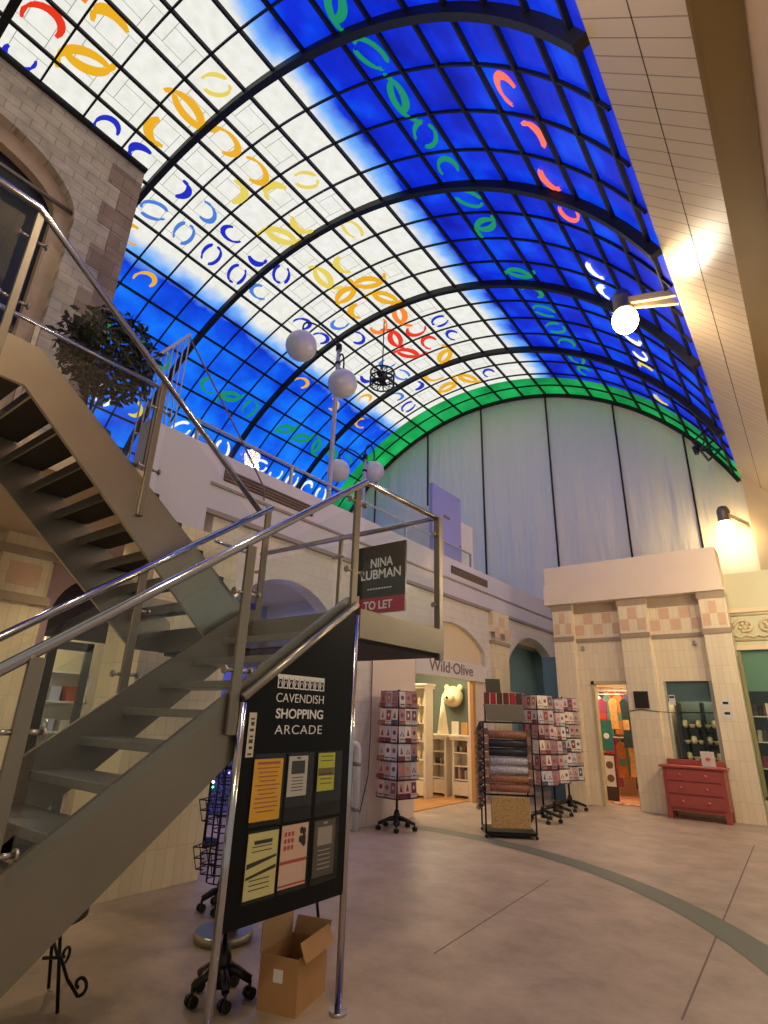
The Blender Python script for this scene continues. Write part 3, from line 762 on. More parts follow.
MB().box(-4.02, -3.78, 13.38, 13.395, 1.0, 1.62).build('banner', mat('teal_banner', (30, 110, 110), .6), sgn)
MB().lathe([(.06, 0), (.06, .004)], c=(-3.91, 13.375, 1.3), n=18, axis='Y').build('round_logo', white, sgn)

# window right of the middle pilaster with lit shelves
wn = thing('window_2', 'shop window of the facade', 'window', (-2.0, RY, .84)); struct(wn)
MB().box(-2.46, -2.42, RY, RY+.1, .84, 2.38).box(-1.66, -1.58, RY, RY+.1, .84, 2.38).box(-2.46, -1.58, RY, RY+.1, .84, .9).build('window_frame', mat('sage_frame2', (176, 178, 160), .5), wn)
MB().box(-2.42, -1.66, RY+.03, RY+.045, .9, 2.38).build('pane', glassw, wn)
MB().box(-2.42, -1.66, RY+.05, RY+.06, 2.0, 2.38).build('top_panel', mat('blue_grey_panel', (98, 116, 120), .4), wn)
struct(MB().box(-2.48, -1.3, 13.5, 13.6, 0, 2.9).build('wall_window_shop', mat('dark_teal_wall', (52, 64, 60), .6)))
struct(MB().box(-1.35, -1.25, 12.78, 13.6, 0, 2.9).build('wall_window_shop_right', MATS['dark_teal_wall']))
struct(MB().box(-2.48, -1.3, 12.78, 13.6, 2.6, 2.7).build('ceiling_window_shop', MATS['dark_teal_wall']))
du = thing('display_shelf', 'dark shelf unit with white ceramics behind the facade window', 'shelves', (-2.0, 13.2, 0))
MB().box(-2.38, -2.34, 13.1, 13.4, 0, 2.0).box(-1.96, -1.92, 13.1, 13.4, 0, 2.0).box(-1.5, -1.46, 13.1, 13.4, 0, 2.0).build('upright', black, du)
for z in (.9, 1.2, 1.5, 1.8): MB().box(-2.36, -1.48, 13.08, 13.4, z, z+.02).build('shelf', blackgl, du)
cw = mat('glazed_white_ceramic', (240, 226, 180), .3)
cer = [MB().lathe([(.03, 0), (.055, .04), (.05, .12), (.03, .15)], n=12).build('ceramic_vase', cw), MB().lathe([(.03, 0), (.035, .01), (.07, .06), (.072, .07)], n=12).build('ceramic_bowl', cw)]
usedc = [False, False]
rw_ = ['lowest', 'second', 'third']
for ri, z in enumerate((.921, 1.221, 1.521)):
    for k in range(7):
        i = (k+ri) % 2; src = cer[i]
        o = src if not usedc[i] else src.copy()
        if usedc[i]: COL.objects.link(o)
        usedc[i] = True
        o.location = (-2.28+k*.125+(.02 if k > 2 else 0), 13.2, z)
        tag(o, 'white ceramic %s on the %s shelf behind the facade window' % ('vase' if i == 0 else 'bowl', rw_[ri]), 'vase' if i == 0 else 'bowl', 'white ceramic %ss on the %s window shelf' % ('vase' if i == 0 else 'bowl', rw_[ri]))
# things fixed to the facade
pq = tag(MB().box(-3.0, -2.73, FY-.03, FY-.002, 1.86, 2.18).build('wall_plaque', mat('dark_brown_plaque', (44, 34, 30), .4), bevel=.004), 'dark brown blank plaque on the middle tiled pilaster', 'plaque')
tag(MB().tube([(-3.12, FY-.012, 1.80), (-2.9, FY-.012, 1.835), (-2.58, FY-.012, 1.80), (-2.3, RY-.01, 1.79)], .007, 6).build('wire', black), 'thin black wire strung across the middle pilaster', 'wire')
for (z0, lb) in ((1.88, 'white notice on the right pilaster, upper of the pair above the red chest'), (1.70, 'white notice on the right pilaster, lower of the pair above the red chest')):
    nt_ = tag(thing('paper_notice', lb, 'notice', (-1.4, FY-.004, z0)))
    MB().box(-1.50, -1.33, FY-.006, FY-.001, z0, z0+.155).build('paper', white, nt_)
    MB().box(-1.46, -1.37, FY-.008, FY-.006, z0+.07, z0+.115).build('printed_mark', black, nt_)
nt_ = tag(thing('window_notice', 'small white and blue notice stuck in the facade window corner', 'notice', (-2.36, RY+.02, 1.95)))
MB().box(-2.40, -2.29, RY+.02, RY+.028, 1.93, 2.12).build('paper', white, nt_)
MB().box(-2.39, -2.30, RY+.018, RY+.02, 2.06, 2.1).build('printed_mark', mat('dark_blue', (40, 50, 90), .5), nt_)
for (x, lb) in ((-3.98, 'small brass sensor lamp on the facade band, left bay'), (-1.78, 'small brass sensor lamp on the facade band, right bay')):
    tag(MB().lathe([(.03, 0), (.035, .03), (.02, .09)], c=(x, RY-.035, 3.05), n=10).box(x-.01, x+.01, RY-.03, RY, 3.08, 3.1).build('wall_sensor', steel), lb, 'lamp')

# wall right of the facade: carved frieze, shop window
FR = 12.78
fr = struct(MB().box(-1.12, 1.2, FR, FR+.2, 2.95, 4.45).box(-1.12, 1.2, FR, FR+.2, 0, .36).build('wall_frieze', mat('pale_green_cream', (206, 204, 170), .5)))
frieze('carved_frieze', -1.1, .8, 3.12, 3.62, 'Y', FR, fr, mat('cream_relief', (214, 200, 160), .35))
MB().box(-1.12, 1.2, FR-.05, FR, 3.66, 3.74).box(-1.12, 1.2, FR-.04, FR, 2.95, 3.04).build('cornice', cream, fr)
wn = thing('window_3', 'tall shop window under the carved frieze', 'window', (-.6, FR, .36)); struct(wn)
MB().box(-1.12, -1.06, FR, FR+.1, .36, 2.95).box(-1.1, 1.2, FR, FR+.1, .36, .42).build('window_frame', mat('olive_frame', (150, 146, 104), .5), wn)
MB().box(-1.06, 1.2, FR+.03, FR+.045, .42, 2.95).build('pane', glassw, wn)
MB().box(-1.06, 1.2, FR+.06, FR+.075, 2.2, 2.95).build('blind', mat('sea_green_blind', (112, 150, 128), .5), wn)
struct(MB().box(-1.25, 1.2, 14.0, 14.1, 0, 2.9).build('wall_right_shop', MATS['dark_teal_wall']))
st = shelf_wall('display_shelf', 'shelving with boots and boxes behind the window under the frieze', -10, 0, 1, 1, 1, 1, whitewood, 0)
for c in list(st.children): bpy.data.objects.remove(c)
st.location = (-.8, 13.1, 0)
for z in (.4, .85, 1.3, 1.75): MB().box(-1.1, -.3, 13.05, 13.4, z, z+.02).build('shelf', whitewood, st)
for x in (-.85, -.3): MB().box(x, x+.03, 13.05, 13.4, 0, 2.0).build('upright', whitewood, st)
sc = [(40, 34, 34), (150, 60, 60), (200, 190, 170), (90, 70, 60)]
for r, z in enumerate((.421, .871, 1.321, 1.771)):
    for k in range(3):
        mb = MB(); x = -1.07+k*.085
        mb.box(x, x+.07, 13.08, 13.3, z, z+.07+.02*((k+r) % 3)); mb.box(x, x+.07, 13.22, 13.3, z+.06, z+.2)
        tag(mb.build('shoe', mat('shoe_%d' % ((k+r) % 4), sc[(k+r) % 4], .5), bevel=.01), 'shoe on the shelving behind the window under the frieze', 'shoe', 'shoes behind the right window')

# ------------------------------------------------------------------ red chest of drawers
ch = thing('chest_of_drawers', 'coral red painted chest of three drawers against the tiled facade', 'chest', (-2.06, 12.2, 0))
cx0, cx1, cy0, cy1 = -2.60, -1.55, 11.98, 12.38
MB().box(cx0+.03, cx1-.03, cy0+.02, cy1, .17, .84).build('body', redch, ch, bevel=.006)
MB().box(cx0-.02, cx1+.02, cy0-.02, cy1, .84, .875).build('top', redch, ch, bevel=.006)
MB().box(cx0+.06, cx1-.04, cy1-.04, cy1, .875, .97).build('back_rail', redch, ch, bevel=.006)
for z in (.20, .42, .63):
    d_ = MB().box(cx0+.09, cx1-.09, cy0-.0, cy0+.03, z, z+.185).build('drawer', redch, ch, bevel=.005)
    for x in (cx0+.32, cx1-.32): MB().sphere((x, cy0-.02, z+.1), .022, 10, 8).tube([(x, cy0-.015, z+.1), (x, cy0+.01, z+.1)], .01, 8).build('knob', mat('coral_knob', (216, 120, 104), .35), d_)
for x in (cx0+.03, cx1-.11):
    for y in (cy0+.02, cy1-.09): MB().prism([(x, y, .17), (x+.08, y, .17), (x+.08, y+.08, .17), (x, y+.08, .17)], (0, 0, -.168)).build('leg', redch, ch)
MB().box(cx0+.11, cx1-.11, cy0+.03, cy0+.05, .13, .17).build('apron', redch, ch)
pc = thing('greeting_print', 'white card with a red motif propped on the red chest', 'card', (-1.85, 12.3, .875))
MB().obox((-1.83, 12.25, 1.0), (1,0,0), (0,-.15,1), (0,1,.15), .11, .125, .008).build('card', white, pc)
MB().sphere((-1.83, 12.24, 1.0), .04, 12, 6, (1, .12, .8)).build('motif', mat('rose_motif', (196, 90, 80), .6), pc)

# ------------------------------------------------------------------ card spinner racks
def castor_base(cx, cy, rb, parent, n=5, z=.06, a0=.3):
    mb = MB()
    for k in range(n):
        a = a0+2*PI*k/n; e = Vector((cx+rb*math.cos(a), cy+rb*math.sin(a), z+.03))
        mb.tube([(cx, cy, z+.09), ((cx+e.x)/2, (cy+e.y)/2, z+.075), e], [.035, .028, .022], 8)
    mb.lathe([(.05, z), (.05, z+.14), (.03, z+.2)], c=(cx, cy, 0), n=14)
    b = mb.build('star_base', plast, parent)
    for k in range(n):
        a = a0+2*PI*k/n; x, y = cx+rb*math.cos(a), cy+rb*math.sin(a)
        m2 = MB()
        for s in (-1, 1): m2.lathe([(.028, -.012), (.03, 0), (.028, .012)], c=(x+s*.018, y, .03), n=12, axis='X')
        m2.tube([(x, y, .03), (x, y, .09)], .01, 6); m2.build('castor', plast, b)
ccols = [(236, 230, 224), (226, 196, 190), (196, 168, 160), (206, 204, 208), (176, 128, 132), (240, 226, 210)]
mcols = [(170, 70, 74), (140, 80, 96), (90, 90, 110), (200, 130, 100), (120, 60, 70)]
cardmats = [mat('card_stock_%d' % i, c, .5) for i, c in enumerate(ccols)]; motmats = [mat('card_motif_%d' % i, c, .5) for i, c in enumerate(mcols)]
cnames = ['white', 'blush pink', 'dusty rose', 'pale grey', 'deep pink', 'cream']; mnames = ['red', 'plum', 'slate', 'apricot', 'maroon']
tiers = ['top', 'second', 'third', 'fourth', 'fifth', 'bottom']
card_cache = {}
def card_mesh(i, j, w, h, v=0):
    k = (i, j, w, h, v)
    if k not in card_cache:
        mb = MB().box(-w/2, w/2, -.002, .002, 0, h); mb.mi = 1
        if v == 0:
            mb.lathe([(w*.27, -.0035), (w*.27, -.002)], c=(0, 0, h*.6), n=14, axis='Y'); mb.box(-w*.3, w*.3, -.0035, -.002, h*.14, h*.2)
        elif v == 1:
            mb.box(-w*.38, w*.38, -.0035, -.002, h*.28, h*.9); mb.mi = 0; mb.sphere((0, -.003, h*.6), w*.17, 10, 6, (1, .1, 1.3))
        elif v == 2:
            for q in range(3): mb.sphere((-w*.2+w*.2*q, -.0025, h*(.45+.14*(q % 2))), w*.11, 8, 6, (1, .1, 1.4))
            mb.box(-w*.2, w*.2, -.0035, -.002, h*.2, h*.25)
        else:
            mb.box(-w*.5, w*.5, -.0035, -.002, 0, h*.3); mb.prism([(-w*.25, -.002, h*.4), (w*.25, -.002, h*.4), (0, -.002, h*.85)], (0, -.0015, 0))
        o = mb.build('c', [cardmats[i], motmats[j]]); card_cache[k] = o.data; bpy.data.objects.remove(o)
    return card_cache[k]
def spinner(cx, cy, zb, zt, side, ang, lab, cw_, backm, rackname, seed, base=.27, grp=''):
    """square spinner: four faces each with columns x 6 pockets"""
    t = thing('card_spinner_rack', lab, 'rack', (cx, cy, 0))
    castor_base(cx, cy, base, t)
    MB().tube([(cx, cy, .1), (cx, cy, zt+.03)], .018, 10).build('pole', blackiron, t)
    R = Matrix.Rotation(ang, 4, 'Z'); hs = side/2; rr = random.Random(seed)
    H = (zt-zb)/6
    mb = MB(); mbk = MB()
    for f in range(4):
        Rf = Matrix.Rotation(ang+f*PI/2, 4, 'Z')
        def P(u, d, z): return Rf @ Vector((u, -d, 0))+Vector((cx, cy, z))
        ncol = 3; cw2 = side/ncol
        for u in (-hs, -hs/3, hs/3, hs): mb.tube([P(u, hs, zb), P(u, hs, zt)], .004, 6)
        for k in range(7):
            z = zb+k*H; mb.tube([P(-hs, hs, z), P(hs, hs, z)], .004, 6)
            if k < 6:
                mb.tube([P(-hs, hs+.045, z+.02), P(hs, hs+.045, z+.02)], .003, 5)
                mb.tube([P(-hs, hs+.045, z+.06), P(hs, hs+.045, z+.06)], .003, 5)
                for u in (-hs, 0, hs): mb.tube([P(u, hs, z), P(u, hs+.045, z+.005), P(u, hs+.045, z+.06)], .003, 5)
        a_, b_ = P(-hs*.96, hs-.012, 0), P(hs*.96, hs-.012, 0); nn = (P(0, hs-.02, 0)-P(0, hs-.012, 0))
        mbk.prism([(a_.x, a_.y, zb), (b_.x, b_.y, zb), (b_.x, b_.y, zt), (a_.x, a_.y, zt)], nn)
        # faces whose normal points to the photograph's side get cards
        nrm_ = Rf @ Vector((0, -1, 0)); tocam = Vector((-cx, -cy, 0)).normalized()
        if nrm_.dot(tocam) > .1:
            for c in range(ncol):
                for k in range(6):
                    i, j = rr.randrange(6), rr.randrange(5)
                    me = card_mesh(i, j, round(cw2*.95, 3), round(H*.93, 3), rr.randrange(4))
                    o = bpy.data.objects.new('greeting_card', me); COL.objects.link(o)
                    u = -hs+cw2*(c+.5)
                    o.matrix_world = Matrix.Translation(P(u, hs+.022, zb+k*H+.012)) @ Rf @ Matrix.Rotation(rad(-4), 4, 'X')
                    side_ = 'left' if (Rf @ Vector((0, -1, 0))).x < (Rf @ Vector((1, 0, 0))).x*0 - .2 else 'right'
                    tag(o, '%s card, %s row, %s column, %s side, %s' % (cnames[i], tiers[5-k], ('left', 'middle', 'right')[c], side_, rackname), 'card', grp)
    mb.build('wire_frame', blackiron, t); mbk.build('backing_board', backm, t)
    for z in (zb, zt): MB().obox((cx, cy, z), R @ Vector((1,0,0)), R @ Vector((0,1,0)), (0,0,1), hs, .006, .004).obox((cx, cy, z), R @ Vector((1,0,0)), R @ Vector((0,1,0)), (0,0,1), .006, hs, .004).build('cross_brace', blackiron, t)
    return t
redback = mat('crimson_backing', (110, 30, 48), .5); greyback = mat('taupe_backing', (104, 84, 80), .6)
spinner(-5.34, 7.5, .42, 1.93, .40, rad(-10), 'red-backed greeting card spinner rack beside the white drainpipe', .17, redback, 'red-backed rack', 1, .28, 'cards on the red-backed rack')
spinner(-4.02, 9.85, .55, 1.98, .36, rad(-24), 'greeting card spinner rack directly behind the gift wrap stand', .15, greyback, 'rack behind the wrap stand', 2, .26, 'cards on the rack behind the gift wrap')
spinner(-4.12, 10.65, .52, 1.95, .36, rad(-18), 'greeting card spinner rack, middle one of three near the clothes shop door', .15, greyback, 'middle of three racks', 3, .26, 'cards on the middle rack')
spinner(-4.16, 11.5, .52, 2.0, .38, rad(-26), 'greeting card spinner rack standing nearest the clothes shop door', .15, greyback, 'rack nearest the shop door', 4, .28, 'cards on the rack nearest the door')

# ------------------------------------------------------------------ gift wrap stand
GX, GY = -3.97, 8.38
Ra = Matrix.Rotation(rad(33), 4, 'Z')
def G(u, v, z): return Ra @ Vector((u, v, 0))+Vector((GX, GY, z))
gs = thing('gift_wrap_stand', 'black wire stand stacked with gift wrap beside Wild Olive', 'stand', (GX, GY, 0))
hw, hd = .35, .29
mb = MB()
for u in (-hw, hw):
    for v in (-hd, hd): mb.tube([G(u, v, .06), G(u, v, 1.52)], .013, 8)
for z in (.07, .55, 1.52):
    mb.tube([G(-hw, -hd, z), G(hw, -hd, z), G(hw, hd, z), G(-hw, hd, z)], .012, 8, closed=True)
mb.build('frame', blackiron, gs)
mb = MB().obox(G(0, 0, .06), Ra @ Vector((1,0,0)), Ra @ Vector((0,1,0)), (0,0,1), hw, hd, .02)
mb.build('base_tray', black, gs)
for u in (-hw, hw):
    for v in (-hd, hd): MB().sphere(G(u, v, .025), .025, 10, 8).build('castor', plast, gs)
wraps = [((150, 100, 72), 'copper'), ((44, 44, 52), 'charcoal patterned'), ((34, 36, 44), 'navy patterned'), ((176, 172, 178), 'pale grey patterned'), ((186, 180, 182), 'silver patterned'), ((158, 104, 76), 'tan'), ((150, 96, 70), 'russet')]
def speck(name, c, c2, sc=60):
    m = bpy.data.materials.new(name); m.use_nodes = True; nt = m.node_tree; b = nt.nodes['Principled BSDF']
    tc = nt.nodes.new('ShaderNodeTexCoord'); v = nt.nodes.new('ShaderNodeTexVoronoi'); v.inputs['Scale'].default_value = sc
    nt.links.new(tc.outputs['Object'], v.inputs['Vector']); r = nt.nodes.new('ShaderNodeValToRGB'); r.color_ramp.interpolation = 'CONSTANT'
    r.color_ramp.elements[0].color = rgb(*c2); r.color_ramp.elements[1].position = .3; r.color_ramp.elements[1].color = rgb(*c)
    nt.links.new(v.outputs['Distance'], r.inputs[0]); nt.links.new(r.outputs[0], b.inputs['Base Color']); b.inputs['Roughness'].default_value = .4
    return m
tn = ['topmost', 'second from top', 'third from top', 'fourth from top', 'fifth from top', 'sixth from top', 'lowest']
for k, (c, nm) in enumerate(wraps):
    z = 1.35-k*.118; m = speck('wrap_%d' % k, c, tuple(min(255, int(v*1.5)) for v in c))
    a = G(-hw*.78, -hd+.02, z); b = G(hw*.78, -hd+.02, z)
    o = MB().tube([a, b], .056, 14).build('gift_wrap_roll', m, origin=tuple(a))
    tag(o, '%s gift wrap roll, %s in the stand front' % (nm, tn[k]), 'roll')
    for s, e in ((-1, a), (1, b)): pass
o = MB().obox(G(0, -hd+.0, .33), Ra @ Vector((1,0,0)), (0,0,1), Ra @ Vector((0,1,0)), hw*.78, .2, .03).build('gift_wrap_pack', speck('wrap_gold', (196, 162, 100), (150, 110, 60), 40), origin=tuple(G(0, -hd, .1)), bevel=.01)
tag(o, 'flat gold floral wrap pack at the foot of the gift wrap stand', 'wrapping paper')
# side columns of small tags
for s, w_ in ((-1, 'left'), (1, 'right')):
    for k in range(8):
        z = .62+k*.11
        o = MB().obox(G(s*hw*.88, -hd-.01, z), Ra @ Vector((1,0,0)), (0,0,1), Ra @ Vector((0,1,0)), .028, .045, .02).build('ribbon_pack', mat('ribbon_%d' % (k % 2), ((166, 124, 100), (120, 84, 66))[k % 2], .5), bevel=.004)
        tag(o, 'small brown ribbon pack in the %s column on the front of the gift wrap stand' % w_, 'ribbon', 'ribbon packs in the %s column' % w_)
# tilted rolls on the left flank
for k in range(12):
    z = .38+k*.095
    a = G(-hw-.03, -hd+.06, z+.05); b = G(-hw-.05, hd-.04, z-.07)
    o = MB().tube([a, b], .038, 12).build('slim_wrap_roll', speck('slim_%d' % (k % 3), ((60, 46, 46), (120, 92, 84), (40, 38, 46))[k % 3], ((200, 180, 170), (60, 40, 36), (170, 160, 160))[k % 3], 30))
    tag(o, 'slim dark wrap roll tilted on the left flank of the gift wrap stand', 'roll', 'slim rolls on the left flank')
o = MB().obox(G(0, -hd+.14, 1.66), Ra @ Vector((1,0,0)), (0,-.3,1), Ra @ Vector((0,1,.3)), .29, .12, .012).build('display_board', mat('grey_green_board', (150, 146, 128), .5))
o.parent = gs; o.location -= gs.location
for k in range(6):
    o = MB().obox(G(-.25+k*.1, .02, 1.87), Ra @ Vector((1,0,0)), Ra @ Vector((0,1,0)), (0,0,1), .04, .03, .085).build('gift_bag', mat('bag_%d' % (k % 3), ((120, 52, 44), (200, 40, 50), (90, 60, 50))[k % 3], .5), bevel=.004)
    o['x'] = 0; del o['x']
    tag(o, 'small red-brown gift bag in the top row of the gift wrap stand', 'bag', 'gift bags on top of the gift wrap stand')
MB().obox(G(0, .02, 1.77), Ra @ Vector((1,0,0)), Ra @ Vector((0,1,0)), (0,0,1), .3, .06, .012).build('top_shelf', blackiron, gs)
MB().tube([G(-.28, .05, 1.52), G(-.28, .05, 1.77)], .012, 8).tube([G(.28, .05, 1.52), G(.28, .05, 1.77)], .012, 8).build('shelf_bracket', blackiron, gs)
o = MB().obox(G(-.14, 0.07, 2.06), Ra @ Vector((1,0,0)), (0,-.1,1), Ra @ Vector((0,1,.1)), .115, .105, .008).build('topper_card', mat('olive_card', (92, 96, 72), .6)); tag(o, 'olive green card standing on top of the gift wrap stand', 'card')

# ------------------------------------------------------------------ STAIRCASE
stc = thing('staircase', 'stainless steel and glass staircase with a half landing rising to the gallery', 'staircase', (-3.65, 3.0, 0))
def part(mb, nm, m, par_=stc, bev=0): return mb.build(nm, m, par_, bevel=bev)
SL = .737
def zt(y): return 1.61+SL*(y-1.91)
def zb_(y): return 1.26+SL*(y-1.85)
XA, XB = -2.50, -3.62
for x in (XA, XB):
    d = -.03 if x == XA else .03
    y0 = -.25; y1 = 3.0
    part(MB().prism([(x, y0, max(0.0, zt(y0))), (x, -.2+.62, 0), (x, y1, zb_(y1)), (x, y1, zt(y1)-.06), (x, y1-.12, zt(y1-.12))], (d, 0, 0)), 'stringer', steel_dull)
for k in range(1, 13):
    z = .173*k; y = 2.95-(13-k)*.235
    part(MB().box(XB+.03, XA-.03, y-.02, y+.26, z-.045, z), 'tread', tread_m, bev=.003)
# landing
lx0, lx1, ly0, ly1 = -4.88, -2.44, 2.95, 4.06
part(MB().box(lx0, lx1, ly0, ly1, 2.05, 2.25), 'landing', steel_dull)
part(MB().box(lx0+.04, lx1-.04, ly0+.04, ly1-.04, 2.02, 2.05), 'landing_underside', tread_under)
# upper flight
XC, XD = -3.70, -4.86
def zu(y): return 2.36+ .74*(2.95-y)
for x in (XC, XD):
    d = -.03 if x == XC else .03
    part(MB().prism([(x, 3.0, 2.05), (x, 3.0, zu(3.0)), (x, 1.04, zu(1.04)), (x, -2.5, zu(1.04)), (x, -2.5, zu(1.04)-.30), (x, 1.0, zu(1.04)-.30), (x, 2.65, 2.05)], (d, 0, 0)), 'stringer', steel)
for k in range(1, 9):
    z = 2.25+.167*k; y = 2.95-.226*k
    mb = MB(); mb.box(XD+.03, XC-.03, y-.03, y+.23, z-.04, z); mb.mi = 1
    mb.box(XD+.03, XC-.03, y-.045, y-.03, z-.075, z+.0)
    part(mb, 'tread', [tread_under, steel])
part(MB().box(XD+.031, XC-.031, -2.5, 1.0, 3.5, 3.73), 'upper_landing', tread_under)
# rails
def rail(pts, r=.026, nm='handrail'): return part(MB().tube(pts, r, 12), nm, rail_m)
rail([(XA, -.3, 3.25-.727*(3.04+.3)), (XA, 3.02, 3.25), (XA+.02, 4.0, 3.25), (-3.0, 4.02, 3.25), (-4.8, 3.98, 3.25)])
rail([(XB+.02, -.3, 3.27-.73*(3.1+.3)), (XB+.02, 3.05, 3.27)])
rail([(XC+.03, 2.98, 3.22), (XC+.03, .78, 4.77), (XC+.03, -2.4, 4.77)])
rail([(XD-.03, 3.4, 3.27), (XD-.05, 3.98, 3.25)], .02)
def post(x, y, z0, z1, w=.03, d=.012, nm='baluster_post'):
    p = part(MB().box(x-d, x+d, y-w, y+w, z0, z1), nm, steel_dull, bev=.004)
    return p
def clamps(p, x, y, zs, dirs):
    for z in zs:
        for dy in dirs:
            MB().lathe([(.011, -.0), (.011, .05)], c=(x, y+(.03 if dy > 0 else -.08), z), n=10, axis='Y').lathe([(.022, 0), (.022, .012)], c=(x, y+dy*.085-(.006), z), n=12, axis='Y').build('glass_clamp', steel, p)
def rz(y): return 3.25-.727*(3.04-y)
for y in (.05, .98, 1.98):
    p = post(XA+.02, y, zb_(y)+.08, rz(y)-.02); clamps(p, XA+.02, y, (rz(y)-.30, rz(y)-.72), (-1, 1))
for y in (.95, 1.98):
    p = post(XB, y, zt(y)-.2, rz(y)-.0); clamps(p, XB, y, (rz(y)-.30, rz(y)-.72), (-1, 1))
p = post(XA, 2.93, 2.03, 3.17); clamps(p, XA, 2.93, (3.05, 2.52), (-1, 1))
p = post(XA+.03, 4.03, 2.0, 3.26, .03, .028); clamps(p, XA+.03, 4.03, (3.08, 2.45), (-1,))
p = post(XB, 3.03, 2.2, 3.27); clamps(p, XB, 3.03, (3.0, 2.5), (-1,))
for x in (-3.62, -4.8):
    p = part(MB().box(x-.02, x+.02, 4.0, 4.03, 2.1, 3.25), 'baluster_post', steel_dull, bev=.004)
    for z in (2.5, 3.05):
        MB().lathe([(.018, -.08), (.018, .08)], c=(x, 3.99, z), n=10, axis='X').build('glass_clamp', steel, p)
def uz(y): return 3.22+(4.77-3.22)*(2.98-y)/2.2 if y > .78 else 4.77
for y in (.80, 1.90):
    p = part(MB().box(XC+.005, XC+.03, y-.024, y+.024, zu(max(y, 1.04))-.28, uz(y)-.02), 'baluster_post', steel_dull, bev=.004)
    clamps(p, XC+.02, y, (uz(y)-.25, uz(y)-.75), (-1, 1))
# glass panels
def gpanel(x, y0, y1, za0, za1, zb0, zb1, th_=.010, nm='glass_panel', par_=stc, m=glass):
    """za: bottoms at y0,y1 ; zb: tops"""
    return MB().prism([(x, y0, za0), (x, y1, za1), (x, y1, zb1), (x, y0, zb0)], (th_, 0, 0)).build(nm, m, par_)
for x, s in ((XA+.012, 1), (XB-.005, -1)):
    for (a, c) in ((.12, .90), (1.06, 1.90), (2.06, 2.86)):
        gpanel(x, a, c, zt(a)-.06, zt(c)-.06 if c < 2.9 else 2.27, rz(a)-.12, rz(c)-.12)
gpanel(XA+.012, 3.01, 3.95, 2.2, 2.2, 3.17, 3.17)
for (a, c) in ((-3.57, -2.50), (-4.75, -3.67)): MB().box(a, c, 3.985, 3.995, 2.2, 3.17).build('glass_panel', glass, stc)
for (a, c) in ((.88, 1.82), (1.98, 2.9)): gpanel(XC+.012, a, c, zu(a)-.02, zu(c)-.02, uz(a)-.12, uz(c)-.12)
gpanel(XC+.012, -1.2, .72, 3.78, 3.78, 4.65, 4.65)
# column under the landing
cl = thing('steel_column', 'steel column on a round floor plate carrying the stair landing', 'column', (-3.82, 3.12, 0))
MB().lathe([(.21, 0), (.21, .05), (.2, .06)], c=(-3.80, 3.19, 0), n=28).build('base_plate', steel, cl)
MB().lathe([(.035, .06), (.035, 2.02)], c=(-3.74, 3.22, 0), n=20).build('shaft', steel_dull, cl)

# gallery edge rail (near) with plant, slatted rack
gr = thing('gallery_balustrade', 'steel and glass gallery balustrade beside the top of the upper flight', 'balustrade', (-4.92, 1.0, 3.74))
MB().tube([(-4.93, -2.5, 4.70), (-4.93, 2.56, 4.72)], .02, 10).build('handrail', rail_m, gr)
for y in (-1.0, .3, 1.3, 2.5): MB().box(-4.945, -4.92, y-.02, y+.02, 3.6, 4.70).build('baluster_post', steel_dull, gr)
gpanel(-4.94, .36, 1.24, 3.72, 3.72, 4.6, 4.6, par_=gr); gpanel(-4.94, 1.36, 2.44, 3.72, 3.72, 4.6, 4.6, par_=gr)
bl2 = thing('glass_balustrade', 'long glass balustrade with a pale rail along the left gallery edge', 'balustrade', (WX-.1, 3.5, 4.78))
MB().tube([(WX-.1, 3.5, 5.16), (WX-.1, 11.1, 5.16)], .022, 8).build('handrail', polem, bl2)
for y in (3.6, 5.3, 7.0, 8.4, 9.8, 11.05): MB().box(WX-.12, WX-.08, y-.02, y+.02, 4.78, 5.15).build('baluster_post', polem, bl2)
for a, c in ((3.62, 5.28), (5.32, 6.98), (7.02, 8.38), (8.42, 9.78), (9.82, 11.03)): gpanel(WX-.105, a, c, 4.80, 4.80, 5.12, 5.12, par_=bl2)
# plant
pl = thing('potted_plant', 'dark leafy potted plant behind the upper stair rail', 'plant', (-5.40, 2.05, 3.74))
MB().lathe([(.17, 0), (.24, .4), (.25, .42), (.2, .42)], c=(-5.40, 2.05, 3.74), n=18).build('pot', mat('dark_pot', (40, 36, 40), .5), pl)
mb = MB(); r5 = random.Random(4)
for i in range(5): 
    a = i*1.3; mb.tube([(-5.40, 2.05, 4.15), (-5.40+.1*math.cos(a), 2.05+.1*math.sin(a), 4.7), (-5.40+.22*math.cos(a), 2.1+.3*math.sin(a), 5.3)], .012, 5)
mb.build('stem', mat('dark_stem', (40, 30, 20), .7), pl)
mb = MB()
for i in range(1500):
    th_ = r5.uniform(0, 2*PI); ph = math.acos(r5.uniform(-1, 1)); q = r5.uniform(.55, 1)
    c = Vector((-5.40+.38*q*math.sin(ph)*math.cos(th_), 2.12+.52*q*math.sin(ph)*math.sin(th_), 5.08+.55*q*math.cos(ph)))
    d = Vector((r5.uniform(-1, 1), r5.uniform(-1, 1), r5.uniform(-1, .6))).normalized(); s_ = d.orthogonal().normalized(); l = r5.uniform(.07, .13)
    up_ = d.cross(s_)*.01
    mb.face([c, c+d*l*.5+s_*l*.22+up_, c+d*l, c+d*l*.5-s_*l*.22+up_])
mb.build('foliage', leaf, pl)
sl = thing('slatted_rack', 'pale slatted folding rack standing by the gallery edge', 'rack', (-5.5, 2.8, 3.74))
mb = MB()
mb.tube([(-5.5, 2.6, 5.35), (-5.5, 3.04, 6.0)], .02, 8)
mb.build('top_rail', polem, sl)
MB().tube([(-5.5, 2.6, 4.4), (-5.5, 3.04, 4.5)], .015, 8).build('lower_rail', polem, sl)
